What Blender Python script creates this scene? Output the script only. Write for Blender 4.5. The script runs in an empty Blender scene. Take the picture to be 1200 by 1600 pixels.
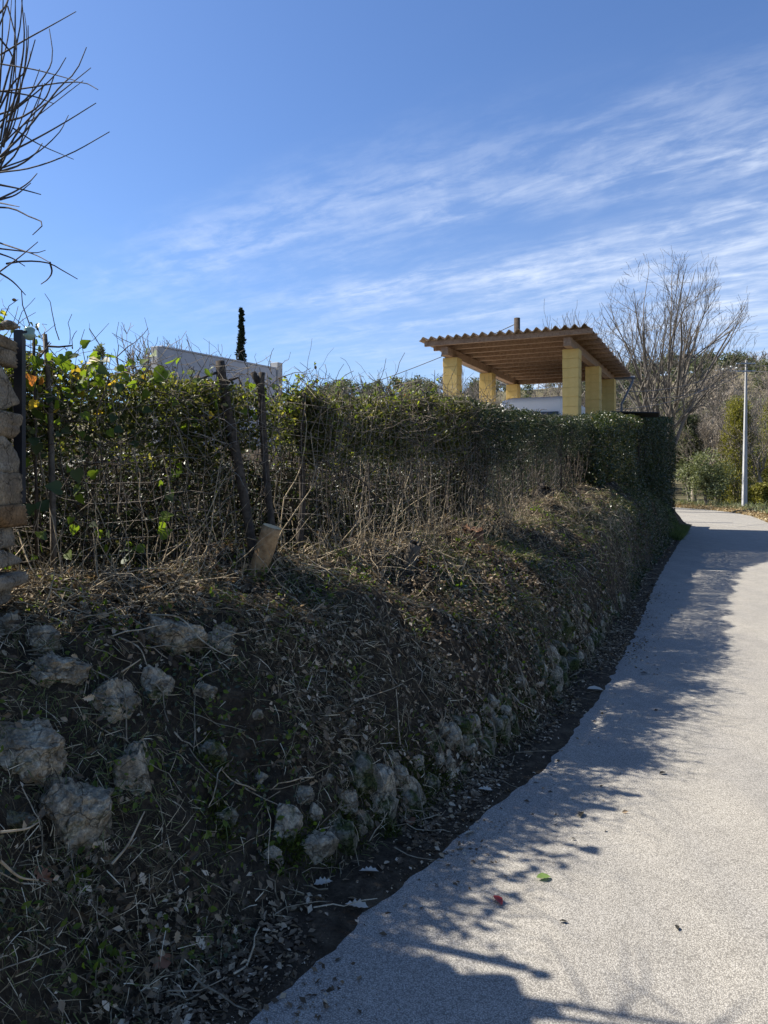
import bpy, math, random
import numpy as np
from mathutils import Vector, Matrix

rng = np.random.default_rng(11)
random.seed(11)
scn = bpy.context.scene
COL = scn.collection
R = math.radians

# ------------------------------------------------------------------ camera
F, HOR, EYE = 1180.0, 750.0, 1.6            # focal length and eye level, in pixels of the 1200 x 1600 photograph
cam = bpy.data.cameras.new('camera')
cam_o = bpy.data.objects.new('camera', cam)
COL.objects.link(cam_o)
cam.sensor_fit = 'VERTICAL'
cam.sensor_height = 36.0
cam.lens = F / 1600 * 36.0
cam.shift_y = -(800 - HOR) / 1600
cam.clip_start, cam.clip_end = 0.05, 4000
cam_o.location = (0, 0, EYE)
cam_o.rotation_euler = (R(90), 0, 0)
scn.camera = cam_o

# ------------------------------------------------------------------ light
SUN_EL = R(46)
SUN_H = Vector((-0.936, 0.352, 0)).normalized()
SUN_V = Vector((SUN_H.x * math.cos(SUN_EL), SUN_H.y * math.cos(SUN_EL), math.sin(SUN_EL)))
sun = bpy.data.lights.new('sun', 'SUN')
sun.energy = 5.0
sun.angle = R(0.53)
sun.color = (1.0, 0.94, 0.84)
sun_o = bpy.data.objects.new('sun', sun)
COL.objects.link(sun_o)
sun_o.rotation_euler = SUN_V.to_track_quat('Z', 'Y').to_euler()
sun_o.location = (-20, 8, 30)

world = bpy.data.worlds.new('World')
scn.world = world
world.use_nodes = True


def build_world():
    nt = world.node_tree
    N, L = nt.nodes, nt.links
    N.clear()
    out = N.new('ShaderNodeOutputWorld')
    bg = N.new('ShaderNodeBackground')
    bg.inputs['Strength'].default_value = 0.069
    sky = N.new('ShaderNodeTexSky')
    sky.sky_type = 'NISHITA'
    sky.sun_disc = False
    sky.sun_elevation = SUN_EL
    sky.sun_rotation = math.atan2(SUN_H.x, SUN_H.y)
    sky.altitude = 300
    sky.air_density = 1.0
    sky.dust_density = 0.8
    sky.ozone_density = 2.2
    tc = N.new('ShaderNodeTexCoord')
    sep = N.new('ShaderNodeSeparateXYZ')
    L.new(tc.outputs['Generated'], sep.inputs[0])

    def math_(op, a, b=None, c=None, clamp=False):
        m = N.new('ShaderNodeMath')
        m.operation = op
        m.use_clamp = clamp
        for i, v in enumerate((a, b, c)):
            if v is None:
                continue
            if isinstance(v, (int, float)):
                m.inputs[i].default_value = v
            else:
                L.new(v, m.inputs[i])
        return m.outputs[0]
    # the direction meets a flat cirrus layer: plane coordinates, thin streaks along one wind direction
    zz = math_('ADD', math_('MAXIMUM', sep.outputs[2], 0.0), 0.045)
    px = math_('DIVIDE', sep.outputs[0], zz)
    py = math_('DIVIDE', sep.outputs[1], zz)
    ca, sa = 0.77, -0.64
    a = math_('ADD', math_('MULTIPLY', px, ca), math_('MULTIPLY', py, sa))
    c = math_('ADD', math_('MULTIPLY', px, -sa), math_('MULTIPLY', py, ca))

    def noise_(u, v, w, scale, detail, rough, dist):
        cmb = N.new('ShaderNodeCombineXYZ')
        for i, q in enumerate((u, v, w)):
            if isinstance(q, (int, float)):
                cmb.inputs[i].default_value = q
            else:
                L.new(q, cmb.inputs[i])
        n = N.new('ShaderNodeTexNoise')
        n.inputs['Scale'].default_value = scale
        n.inputs['Detail'].default_value = detail
        n.inputs['Roughness'].default_value = rough
        n.inputs['Distortion'].default_value = dist
        L.new(cmb.outputs[0], n.inputs['Vector'])
        return n.outputs['Fac']

    def ramp(x, lo, hi):
        m = N.new('ShaderNodeMapRange')
        m.interpolation_type = 'SMOOTHSTEP'
        L.new(x, m.inputs['Value'])
        m.inputs['From Min'].default_value = lo
        m.inputs['From Max'].default_value = hi
        return m.outputs['Result']
    streak = noise_(math_('MULTIPLY', a, 0.35), math_('MULTIPLY', c, 1.25), 3.1, 1.6, 7, 0.60, 0.2)
    fine = noise_(math_('MULTIPLY', a, 1.3), math_('MULTIPLY', c, 2.6), 7.7, 3.2, 6, 0.62, 0.25)
    ribs = noise_(math_('MULTIPLY', math_('ADD', a, math_('MULTIPLY', c, 0.55)), 6.0), math_('MULTIPLY', c, 1.3), 1.3, 1.5, 4, 0.55, 0.5)
    banks = noise_(math_('MULTIPLY', a, 0.16), math_('MULTIPLY', c, 0.75), 12.4, 1.35, 3, 0.5, 0.3)
    front = math_('MULTIPLY', ramp(c, 1.2, 1.95), ramp(a, -4.3, -1.2))
    s1 = math_('MULTIPLY', ramp(streak, 0.30, 0.74), ramp(banks, 0.24, 0.56))
    s2 = math_('MULTIPLY', s1, math_('ADD', math_('MULTIPLY', ramp(fine, 0.34, 0.70), 1.0), 0.12))
    s3 = math_('MULTIPLY', s2, math_('ADD', math_('MULTIPLY', ribs, 1.3), 0.30))
    fac = math_('MULTIPLY', math_('MULTIPLY', s3, front), 0.55, None, True)
    veil = math_('MULTIPLY', math_('MULTIPLY', ramp(c, 1.3, 5.0), ramp(a, -6.5, -0.5)), math_('ADD', math_('MULTIPLY', math_('MULTIPLY', streak, fine), 1.0), 0.10))
    fac = math_('MINIMUM', math_('ADD', fac, veil), 0.80)
    mix = N.new('ShaderNodeMix')
    mix.data_type = 'RGBA'
    L.new(fac, mix.inputs['Factor'])
    tint = N.new('ShaderNodeMix')
    tint.data_type = 'RGBA'
    tint.blend_type = 'MULTIPLY'
    tint.inputs['Factor'].default_value = 1.0
    tint.inputs['B'].default_value = (0.74, 0.93, 1.22, 1)
    L.new(sky.outputs[0], tint.inputs['A'])
    L.new(tint.outputs['Result'], mix.inputs['A'])
    mix.inputs['B'].default_value = (7.4, 8.0, 9.0, 1)
    L.new(mix.outputs['Result'], bg.inputs['Color'])
    L.new(bg.outputs[0], out.inputs[0])


build_world()
vs = scn.view_settings
vs.view_transform = 'Standard'
vs.look = 'None'
vs.exposure = 1.0
vs.gamma = 1.0
vs.use_curve_mapping = False
scn.cycles.max_bounces = 6
scn.cycles.diffuse_bounces = 3
scn.cycles.glossy_bounces = 2
scn.cycles.transmission_bounces = 4
scn.cycles.transparent_max_bounces = 6

# ------------------------------------------------------------------ small tools


def at(x, y, Y):
    """point seen at photograph pixel (x, y) at depth Y"""
    return np.array([(x - 600) / F * Y, Y, EYE + (HOR - y) / F * Y])


def _hash(ix, iy, iz, seed):
    h = (ix * 374761393 + iy * 668265263 + iz * 1442695041 + seed * 974634777) & 0xFFFFFFFF
    h = ((h ^ (h >> 13)) * 1274126177) & 0xFFFFFFFF
    h = (h ^ (h >> 16)) & 0xFFFFFFFF
    return h / 4294967295.0


def vnoise(p, seed=0):
    p = np.asarray(p, float)
    i = np.floor(p).astype(np.int64)
    f = p - i
    f = f * f * (3 - 2 * f)
    r = 0
    for dx in (0, 1):
        wx = f[..., 0] if dx else 1 - f[..., 0]
        for dy in (0, 1):
            wy = f[..., 1] if dy else 1 - f[..., 1]
            for dz in (0, 1):
                wz = f[..., 2] if dz else 1 - f[..., 2]
                r = r + wx * wy * wz * _hash(i[..., 0] + dx, i[..., 1] + dy, i[..., 2] + dz, seed)
    return r * 2 - 1


def fbm(p, octv=4, seed=0, gain=0.5):
    a, r, q = 1.0, 0, np.asarray(p, float)
    for k in range(octv):
        r = r + a * vnoise(q, seed + k * 17)
        q = q * 2.03 + 5.3
        a *= gain
    return r


def n2(x, y, sc, octv=3, seed=0):
    x, y = np.broadcast_arrays(np.asarray(x, float), np.asarray(y, float))
    return fbm(np.stack([x * sc, y * sc, np.zeros_like(x) + 0.37], -1), octv, seed)


def sstep(a, b, x):
    t = np.clip((np.asarray(x, float) - a) / (b - a), 0, 1)
    return t * t * (3 - 2 * t)


def mesh_np(name, v, f, smooth=False):
    """v (n,3), f (m,k) with one face size"""
    me = bpy.data.meshes.new(name)
    v = np.ascontiguousarray(v, dtype=np.float32).reshape(-1, 3)
    f = np.ascontiguousarray(f, dtype=np.int32)
    m, k = f.shape
    me.vertices.add(len(v))
    me.vertices.foreach_set('co', v.ravel())
    me.loops.add(m * k)
    me.loops.foreach_set('vertex_index', f.ravel())
    me.polygons.add(m)
    me.polygons.foreach_set('loop_start', np.arange(0, m * k, k, dtype=np.int32))
    try:
        me.polygons.foreach_set('loop_total', np.full(m, k, dtype=np.int32))
    except Exception:
        pass
    me.update(calc_edges=True)
    me.polygons.foreach_set('use_smooth', np.full(m, bool(smooth)))
    return me


def link(name, me, mat=None, parent=None):
    o = bpy.data.objects.new(name, me)
    COL.objects.link(o)
    if mat is not None and me is not None and not me.materials:
        me.materials.append(mat)
    if parent is not None:
        o.parent = parent
        o.matrix_parent_inverse = Matrix.Translation(-root_loc(parent))
    return o


def root_loc(p):
    v = Vector(p.location)
    while p.parent is not None:
        p = p.parent
        v = v + p.location * 0
    return v


def child(name, me, mat, parent):
    """part whose vertices are in world coordinates; the parent is an unrotated root or a part lying at the world origin"""
    o = bpy.data.objects.new(name, me)
    COL.objects.link(o)
    if mat is not None and not me.materials:
        me.materials.append(mat)
    if name in ('stems', 'twigs', 'shoots', 'leaves', 'dead_leaves', 'inner_leaves'):
        o['kind'] = 'stuff'
    o.parent = parent
    if parent.type == 'EMPTY' or parent.parent is None:
        o.matrix_parent_inverse = Matrix.Translation(-Vector(parent.location))
    return o


def tag(o, label=None, cat=None, group=None, kind=None):
    if label:
        o['label'] = label
    if cat:
        o['category'] = cat
    if group:
        o['group'] = group
    if kind:
        o['kind'] = kind
    return o


def empty(name, loc, label=None, cat=None, group=None):
    o = bpy.data.objects.new(name, None)
    COL.objects.link(o)
    o.location = tuple(float(q) for q in loc)
    o.empty_display_size = 0.1
    return tag(o, label, cat, group)


def unit(v):
    v = np.asarray(v, float)
    return v / np.maximum(np.linalg.norm(v, axis=-1, keepdims=True), 1e-9)


def tubes(pts, rad, k=5, cap=False):
    """pts (N,P,3), rad (N,P) -> verts, quads (caps: folded quads at both ends)"""
    pts = np.asarray(pts, float)
    rad = np.asarray(rad, float)
    n, p, _ = pts.shape
    t = unit(np.gradient(pts, axis=1))
    mean = unit(t.mean(1))
    ref = np.where(np.abs(mean[:, 2:3]) > 0.8, np.array([[1.0, 0.13, 0.0]]), np.array([[0.0, 0.0, 1.0]]))
    ref = np.broadcast_to(ref[:, None, :], t.shape)
    s = unit(np.cross(t, ref))
    u = np.cross(s, t)
    ang = np.arange(k) / k * 2 * math.pi
    ring = s[:, :, None, :] * np.cos(ang)[None, None, :, None] + u[:, :, None, :] * np.sin(ang)[None, None, :, None]
    v = pts[:, :, None, :] + ring * rad[:, :, None, None]
    idx = np.arange(n * p * k).reshape(n, p, k)
    a = idx[:, :-1, :]
    b = np.roll(idx, -1, axis=2)[:, :-1, :]
    c = np.roll(idx, -1, axis=2)[:, 1:, :]
    d = idx[:, 1:, :]
    q = np.stack([a, b, c, d], -1).reshape(-1, 4)
    v = v.reshape(-1, 3)
    return v, q


def capped_tube(name, pts, rad, k=10, noise=0.0, seed=0, smooth=True):
    v, q = tubes(np.asarray(pts)[None], np.asarray(rad)[None], k)
    p = len(pts)
    if noise:
        cen = np.repeat(np.asarray(pts, float), k, axis=0)
        d = v - cen
        v = cen + d * (1 + noise * fbm(v * 22, 3, seed))[:, None]
    faces = [tuple(int(i) for i in r) for r in q]
    faces.append(tuple(range(k))[::-1])
    faces.append(tuple(range((p - 1) * k, p * k)))
    me = bpy.data.meshes.new(name)
    me.from_pydata([tuple(x) for x in v], [], faces)
    if smooth:
        fl = np.ones(len(faces), dtype=bool)
        fl[-2:] = False
        me.polygons.foreach_set('use_smooth', fl)
    me.update()
    return me


def join(parts):
    vs_, fs_, o = [], [], 0
    for v, f in parts:
        vs_.append(np.asarray(v).reshape(-1, 3))
        fs_.append(np.asarray(f) + o)
        o += len(vs_[-1])
    return np.concatenate(vs_), np.concatenate(fs_)


def box_vf(x0, x1, y0, y1, z0, z1, bev=0.0):
    v = np.array([(x, y, z) for z in (z0, z1) for y in (y0, y1) for x in (x0, x1)], float)
    f = np.array([(0, 2, 3, 1), (4, 5, 7, 6), (0, 1, 5, 4), (2, 6, 7, 3), (0, 4, 6, 2), (1, 3, 7, 5)])
    return v, f


def bevel_mesh(me, w, seg=2):
    import bmesh
    bm = bmesh.new()
    bm.from_mesh(me)
    bmesh.ops.bevel(bm, geom=bm.edges[:], offset=w, segments=seg, affect='EDGES', profile=0.5)
    bm.to_mesh(me)
    bm.free()
    return me


# leaf templates: x across, y along, z normal; triangles only
T_DIAMOND = (np.array([(0, 0, 0), (-.27, .45, .09), (0, 1, -.03), (.27, .45, .09)]), np.array([(0, 2, 1), (0, 3, 2)]))
T_OVAL = (np.array([(0, 0, 0), (-.2, .2, .06), (-.29, .5, .09), (-.17, .8, .03), (0, 1, -.08), (.17, .8, .03), (.29, .5, .09), (.2, .2, .06), (0, .5, 0)]),
          np.array([(0, 8, 1), (1, 8, 2), (2, 8, 3), (3, 8, 4), (4, 8, 5), (5, 8, 6), (6, 8, 7), (7, 8, 0)]))
_oak = [(0, 0), (-.05, .12), (-.16, .2), (-.1, .3), (-.26, .4), (-.15, .5), (-.3, .62), (-.16, .7), (-.2, .84), (-.08, .9), (0, 1)]
_ov = [(x, y, 0.10 * abs(x) / .3 - 0.05 * y * y) for x, y in _oak] + [(-x, y, 0.16 * abs(x) / .3 - 0.05 * y * y) for x, y in _oak[-2:0:-1]] + [(0, .5, -.03)]
_nv = len(_ov) - 1
T_OAK = (np.array(_ov), np.array([(i, _nv, (i + 1) % _nv) for i in range(_nv)]))
_iv = [(0, 0), (-.22, -.12), (-.42, .05), (-.46, .3), (-.3, .55), (-.14, .8), (0, 1)]
_ivv = [(x, y, .12 * abs(x) - .12 * y * y) for x, y in _iv] + [(-x, y, .2 * abs(x) - .12 * y * y) for x, y in _iv[-2:0:-1]] + [(0, .4, -.05)]
_ni = len(_ivv) - 1
T_IVY = (np.array(_ivv), np.array([(i, _ni, (i + 1) % _ni) for i in range(_ni)]))
T_BLADE = (np.array([(-.5, 0, 0), (.5, 0, 0), (-.42, .5, .05), (.42, .5, .05), (0, 1, -.12)]),
           np.array([(0, 1, 3), (0, 3, 2), (2, 3, 4)]))


def scatter(T, pos, ydir, zdir, length, width=None):
    """place template T at pos with its y along ydir and normal near zdir"""
    pos = np.asarray(pos, float)
    y = unit(ydir)
    x = unit(np.cross(y, zdir))
    z = np.cross(x, y)
    length = np.broadcast_to(np.asarray(length, float), (len(pos),))
    width = length if width is None else np.broadcast_to(np.asarray(width, float), (len(pos),))
    tv, tf = T
    v = (pos[:, None, :] + x[:, None, :] * (tv[None, :, 0:1] * width[:, None, None])
         + y[:, None, :] * (tv[None, :, 1:2] * length[:, None, None]) + z[:, None, :] * (tv[None, :, 2:3] * length[:, None, None]))
    f = tf[None] + (np.arange(len(pos)) * len(tv))[:, None, None]
    return v.reshape(-1, 3), f.reshape(-1, 3)


def rdir(n, up=0.0, spread=1.0):
    v = rng.normal(size=(n, 3)) * spread
    v[:, 2] += up
    return unit(v)


# ------------------------------------------------------------------ materials
MATS = {}


class NB:
    def __init__(self, name):
        self.m = bpy.data.materials.new(name)
        self.m.use_nodes = True
        self.nt = self.m.node_tree
        self.N, self.L = self.nt.nodes, self.nt.links
        self.N.clear()
        self.out = self.N.new('ShaderNodeOutputMaterial')
        MATS[name] = self.m

    def node(self, t, **kw):
        n = self.N.new(t)
        for k, v in kw.items():
            if k in n.inputs:
                s = n.inputs[k]
                if hasattr(v, 'is_linked'):
                    self.L.new(v, s)
                else:
                    s.default_value = v
            else:
                setattr(n, k, v)
        return n

    def coord(self):
        return self.node('ShaderNodeTexCoord').outputs['Object']

    def noise(self, vec, scale, detail=4, rough=0.55, dist=0.0):
        n = self.node('ShaderNodeTexNoise', Scale=scale, Detail=detail, Roughness=rough, Distortion=dist)
        self.L.new(vec, n.inputs['Vector'])
        return n.outputs['Fac']

    def ramp(self, x, stops, interp='LINEAR'):
        r = self.node('ShaderNodeValToRGB')
        self.L.new(x, r.inputs[0])
        cr = r.color_ramp
        cr.interpolation = interp
        while len(cr.elements) < len(stops):
            cr.elements.new(0.5)
        for e, (p, c) in zip(cr.elements, stops):
            e.position = p
            e.color = (c[0], c[1], c[2], 1) if not isinstance(c, (int, float)) else (c, c, c, 1)
        return r.outputs[0]

    def mix(self, fac, a, b, blend='MIX'):
        m = self.node('ShaderNodeMix', data_type='RGBA', blend_type=blend)
        for key, v in (('Factor', fac), ('A', a), ('B', b)):
            s = m.inputs[key]
            if hasattr(v, 'is_linked'):
                self.L.new(v, s)
            elif isinstance(v, (int, float)):
                s.default_value = v
            else:
                s.default_value = (v[0], v[1], v[2], 1)
        # Mix node: RGBA sockets are the named ones after the float ones
        return m.outputs['Result']

    def bump(self, h, strength=0.5, dist=0.01, normal=None):
        b = self.node('ShaderNodeBump', Strength=strength, Distance=dist)
        self.L.new(h, b.inputs['Height'])
        if normal is not None:
            self.L.new(normal, b.inputs['Normal'])
        return b.outputs[0]

    def principled(self, color, rough=0.8, normal=None, spec=0.3, **kw):
        p = self.node('ShaderNodeBsdfPrincipled')
        if hasattr(color, 'is_linked'):
            self.L.new(color, p.inputs['Base Color'])
        else:
            p.inputs['Base Color'].default_value = (*color, 1)
        if hasattr(rough, 'is_linked'):
            self.L.new(rough, p.inputs['Roughness'])
        else:
            p.inputs['Roughness'].default_value = rough
        p.inputs['Specular IOR Level'].default_value = spec
        for k, v in kw.items():
            p.inputs[k].default_value = v
        if normal is not None:
            self.L.new(normal, p.inputs['Normal'])
        return p.outputs[0]

    def done(self, sh):
        self.L.new(sh, self.out.inputs['Surface'])
        return self.m


def mix_rgba_fix():
    pass


def leaf_mat(name, stops, rough=0.45, trans=0.35, spec=0.4, tint=(1.25, 1.35, 0.7)):
    b = NB(name)
    g = b.node('ShaderNodeNewGeometry')
    c = b.ramp(g.outputs['Random Per Island'], stops)
    p = b.principled(c, rough, None, spec)
    t = b.node('ShaderNodeBsdfTranslucent')
    tc = b.mix(1.0, c, tint, 'MULTIPLY')
    b.L.new(tc, t.inputs['Color'])
    m = b.node('ShaderNodeMixShader')
    m.inputs[0].default_value = trans
    b.L.new(p, m.inputs[1])
    b.L.new(t.outputs[0], m.inputs[2])
    return b.done(m.outputs[0])


def bark_mat(name, c1, c2, scale=18, rough=0.9, island=True, bump=0.6):
    b = NB(name)
    co = b.coord()
    n = b.noise(co, scale, 6, 0.65, 0.4)
    c = b.ramp(n, [(0.3, c1), (0.7, c2)])
    if island:
        g = b.node('ShaderNodeNewGeometry')
        f = b.ramp(g.outputs['Random Per Island'], [(0, 0.6), (1, 1.25)])
        c = b.mix(1.0, c, f, 'MULTIPLY')
    return b.done(b.principled(c, rough, b.bump(n, bump, 0.01), 0.2))


def plain(name, c, rough=0.6, spec=0.4, var=0.12, scale=6, **kw):
    b = NB(name)
    co = b.coord()
    n = b.noise(co, scale, 5, 0.6)
    k = b.ramp(n, [(0.25, tuple(q * (1 - var) for q in c)), (0.75, tuple(min(1, q * (1 + var)) for q in c))])
    return b.done(b.principled(k, rough, b.bump(n, 0.15, 0.01), spec, **kw))


def stone_mat(name, base, dark, pale, ochre=(0.22, 0.13, 0.05), moss=0.0, lichen=True):
    b = NB(name)
    co = b.coord()
    big = b.noise(co, 5, 6, 0.62, 0.6)
    mid = b.noise(co, 19, 7, 0.7, 0.3)
    fin = b.noise(co, 95, 5, 0.7)
    c = b.ramp(big, [(0.36, dark), (0.52, base), (0.66, pale)])
    c = b.mix(b.ramp(mid, [(0.42, 0.0), (0.62, 0.75)]), c, tuple(q * 0.55 for q in base))
    oc = b.noise(co, 3.3, 4, 0.6, 0.8)
    c = b.mix(b.ramp(oc, [(0.56, 0.0), (0.72, 0.75)]), c, ochre)
    if lichen:
        spots = b.ramp(b.noise(co, 34, 6, 0.75, 1.0), [(0.50, 0.0), (0.60, 1.0)])
        gate = b.ramp(b.noise(co, 7, 4, .6, .5), [(0.5, 0.0), (0.66, 0.75)])
        c = b.mix(b.mix(1.0, spots, gate, 'MULTIPLY'), c, tuple(min(1, q * 1.15) for q in pale))
    if moss:
        mo = b.ramp(b.noise(co, 6.5, 5, 0.65, 0.5), [(0.62 - moss, 0.0), (0.74 - moss, 0.95)])
        mc = b.ramp(fin, [(0.3, (0.018, 0.026, 0.006)), (0.7, (0.07, 0.09, 0.018))])
        c = b.mix(mo, c, mc)
    c = b.mix(0.8, c, b.ramp(fin, [(0.32, 0.35), (0.62, 1.15)]), 'MULTIPLY')
    ck = b.node('ShaderNodeTexVoronoi', feature='DISTANCE_TO_EDGE', Scale=7.0)
    wv = b.node('ShaderNodeVectorMath', operation='MULTIPLY_ADD')
    b.L.new(co, wv.inputs[0])
    wv.inputs[1].default_value = (1, 1, 1)
    nz = b.node('ShaderNodeTexNoise', Scale=9.0, Detail=4.0)
    b.L.new(co, nz.inputs['Vector'])
    sc = b.node('ShaderNodeVectorMath', operation='SCALE')
    b.L.new(nz.outputs['Color'], sc.inputs[0])
    sc.inputs['Scale'].default_value = 0.22
    b.L.new(sc.outputs[0], wv.inputs[2])
    b.L.new(wv.outputs[0], ck.inputs['Vector'])
    crack = b.ramp(ck.outputs['Distance'], [(0.0, 0.35), (0.035, 1.0)])
    c = b.mix(0.75, c, crack, 'MULTIPLY')
    pit = b.node('ShaderNodeTexVoronoi', Scale=42.0)
    b.L.new(co, pit.inputs['Vector'])
    pits = b.ramp(pit.outputs['Distance'], [(0.0, 0.0), (0.35, 1.0)])
    nrm = b.bump(fin, 0.6, 0.004)
    nrm = b.bump(mid, 0.9, 0.02, nrm)
    nrm = b.bump(pits, 0.35, 0.008, nrm)
    nrm = b.bump(crack, 0.7, 0.012, nrm)
    return b.done(b.principled(c, 0.92, nrm, 0.15))


# bark, wood, litter
bark_mat('twig_wood', (0.042, 0.034, 0.025), (0.15, 0.124, 0.094), 30)
bark_mat('stem_wood', (0.04, 0.032, 0.025), (0.15, 0.122, 0.095), 24)
bark_mat('pale_twig', (0.10, 0.083, 0.062), (0.30, 0.255, 0.195), 30)
bark_mat('pole_wood', (0.035, 0.026, 0.02), (0.10, 0.075, 0.055), 14)
bark_mat('tree_bark', (0.125, 0.108, 0.09), (0.26, 0.228, 0.19), 6)
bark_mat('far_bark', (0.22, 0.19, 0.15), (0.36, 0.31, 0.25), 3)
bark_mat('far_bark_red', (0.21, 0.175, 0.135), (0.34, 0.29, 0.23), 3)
bark_mat('broom_shoot', (0.035, 0.03, 0.026), (0.11, 0.095, 0.08), 20)
bark_mat('trunk_bark', (0.025, 0.02, 0.016), (0.11, 0.088, 0.066), 34, bump=0.9)
bark_mat('stump_bark', (0.24, 0.14, 0.065), (0.52, 0.34, 0.175), 26, bump=0.9)
bark_mat('old_wood', (0.06, 0.05, 0.04), (0.17, 0.145, 0.115), 30, bump=0.9)
bark_mat('red_wood', (0.12, 0.055, 0.03), (0.33, 0.18, 0.10), 30, bump=0.9)
bark_mat('litter_twig', (0.17, 0.13, 0.082), (0.56, 0.46, 0.31), 25)
leaf_mat('straw', [(0, (0.06, 0.048, 0.027)), (0.5, (0.15, 0.121, 0.07)), (0.76, (0.27, 0.222, 0.135)), (0.88, (0.55, 0.46, 0.30)), (1, (0.82, 0.73, 0.53))], 0.8, 0.25, 0.15, (1.1, 1.1, 0.8))
leaf_mat('green_blade', [(0, (0.06, 0.08, 0.022)), (0.5, (0.11, 0.14, 0.04)), (1, (0.21, 0.22, 0.09))], 0.6, 0.35, 0.3)
leaf_mat('litter_leaf', [(0, (0.055, 0.038, 0.023)), (0.5, (0.14, 0.10, 0.06)), (0.78, (0.28, 0.205, 0.128)), (0.88, (0.43, 0.33, 0.21)), (1, (0.66, 0.55, 0.40))], 0.7, 0.2, 0.3, (1.1, 0.9, 0.6))
leaf_mat('verge_leaf', [(0, (0.16, 0.11, 0.05)), (0.5, (0.36, 0.27, 0.14)), (1, (0.55, 0.46, 0.28))], 0.7, 0.2, 0.3, (1.1, 0.9, 0.6))
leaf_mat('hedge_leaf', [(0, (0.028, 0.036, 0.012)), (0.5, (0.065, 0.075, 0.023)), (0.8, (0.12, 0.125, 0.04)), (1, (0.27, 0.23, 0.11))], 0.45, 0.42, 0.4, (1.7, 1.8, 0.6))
leaf_mat('bramble_leaf', [(0, (0.06, 0.08, 0.02)), (0.55, (0.135, 0.17, 0.04)), (0.9, (0.21, 0.23, 0.06)), (1, (0.34, 0.28, 0.10))], 0.4, 0.5, 0.5, (1.8, 1.9, 0.5))
leaf_mat('dry_hedge_leaf', [(0, (0.05, 0.04, 0.025)), (0.6, (0.13, 0.105, 0.065)), (1, (0.26, 0.22, 0.15))], 0.6, 0.25, 0.3, (1.2, 1.0, 0.6))
leaf_mat('shaded_dead_leaf', [(0, (0.018, 0.017, 0.010)), (0.7, (0.05, 0.044, 0.026)), (0.93, (0.10, 0.085, 0.052)), (1, (0.30, 0.26, 0.18))], 0.55, 0.12, 0.3, (1.1, 1.0, 0.6))  # dead leaf darkened: the thicket's shade is put into its colour
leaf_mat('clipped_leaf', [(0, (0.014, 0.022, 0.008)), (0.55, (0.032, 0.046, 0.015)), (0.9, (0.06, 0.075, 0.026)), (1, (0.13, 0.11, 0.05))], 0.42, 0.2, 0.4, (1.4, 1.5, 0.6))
leaf_mat('ivy_leaf', [(0, (0.02, 0.03, 0.010)), (0.6, (0.045, 0.06, 0.02)), (0.88, (0.09, 0.10, 0.035)), (1, (0.17, 0.13, 0.07))], 0.33, 0.25, 0.5, (1.4, 1.6, 0.6))
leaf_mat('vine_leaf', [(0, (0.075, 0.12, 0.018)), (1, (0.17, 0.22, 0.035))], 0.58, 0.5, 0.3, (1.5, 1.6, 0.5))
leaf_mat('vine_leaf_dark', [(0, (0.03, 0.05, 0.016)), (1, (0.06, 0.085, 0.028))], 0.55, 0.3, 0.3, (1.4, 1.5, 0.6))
leaf_mat('vine_leaf_orange', [(0, (0.5, 0.17, 0.03)), (1, (0.6, 0.26, 0.04))], 0.45, 0.5, 0.4, (1.3, 1.1, 0.7))
leaf_mat('vine_leaf_yellow', [(0, (0.38, 0.30, 0.04)), (1, (0.5, 0.36, 0.05))], 0.45, 0.5, 0.4, (1.3, 1.2, 0.7))
leaf_mat('red_leaf', [(0, (0.34, 0.035, 0.035)), (1, (0.45, 0.07, 0.06))], 0.45, 0.4, 0.4, (1.2, 0.9, 0.8))
leaf_mat('pale_leaf', [(0, (0.42, 0.37, 0.29)), (1, (0.58, 0.52, 0.42))], 0.65, 0.15, 0.3, (1, .95, .8))
leaf_mat('brown_leaf', [(0, (0.22, 0.10, 0.055)), (1, (0.30, 0.14, 0.08))], 0.6, 0.15, 0.35, (1, .9, .7))
leaf_mat('dark_leaf', [(0, (0.025, 0.022, 0.016)), (1, (0.04, 0.035, 0.022))], 0.5, 0.1, 0.35)
leaf_mat('fresh_leaf', [(0, (0.17, 0.26, 0.07)), (1, (0.22, 0.32, 0.09))], 0.45, 0.35, 0.4)
leaf_mat('cypress_leaf', [(0, (0.012, 0.02, 0.01)), (1, (0.035, 0.05, 0.022))], 0.6, 0.1, 0.3)
leaf_mat('wood_leaf', [(0, (0.06, 0.072, 0.04)), (0.6, (0.115, 0.128, 0.07)), (1, (0.19, 0.19, 0.11))], 0.55, 0.25, 0.3)
leaf_mat('olive_leaf', [(0, (0.11, 0.13, 0.055)), (0.6, (0.21, 0.225, 0.11)), (1, (0.32, 0.33, 0.19))], 0.5, 0.3, 0.35)
leaf_mat('gold_leaf', [(0, (0.10, 0.10, 0.022)), (0.6, (0.22, 0.205, 0.042)), (1, (0.34, 0.30, 0.07))], 0.5, 0.35, 0.35)
leaf_mat('moss_tuft', [(0, (0.022, 0.032, 0.006)), (1, (0.10, 0.115, 0.022))], 0.85, 0.2, 0.1)

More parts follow.
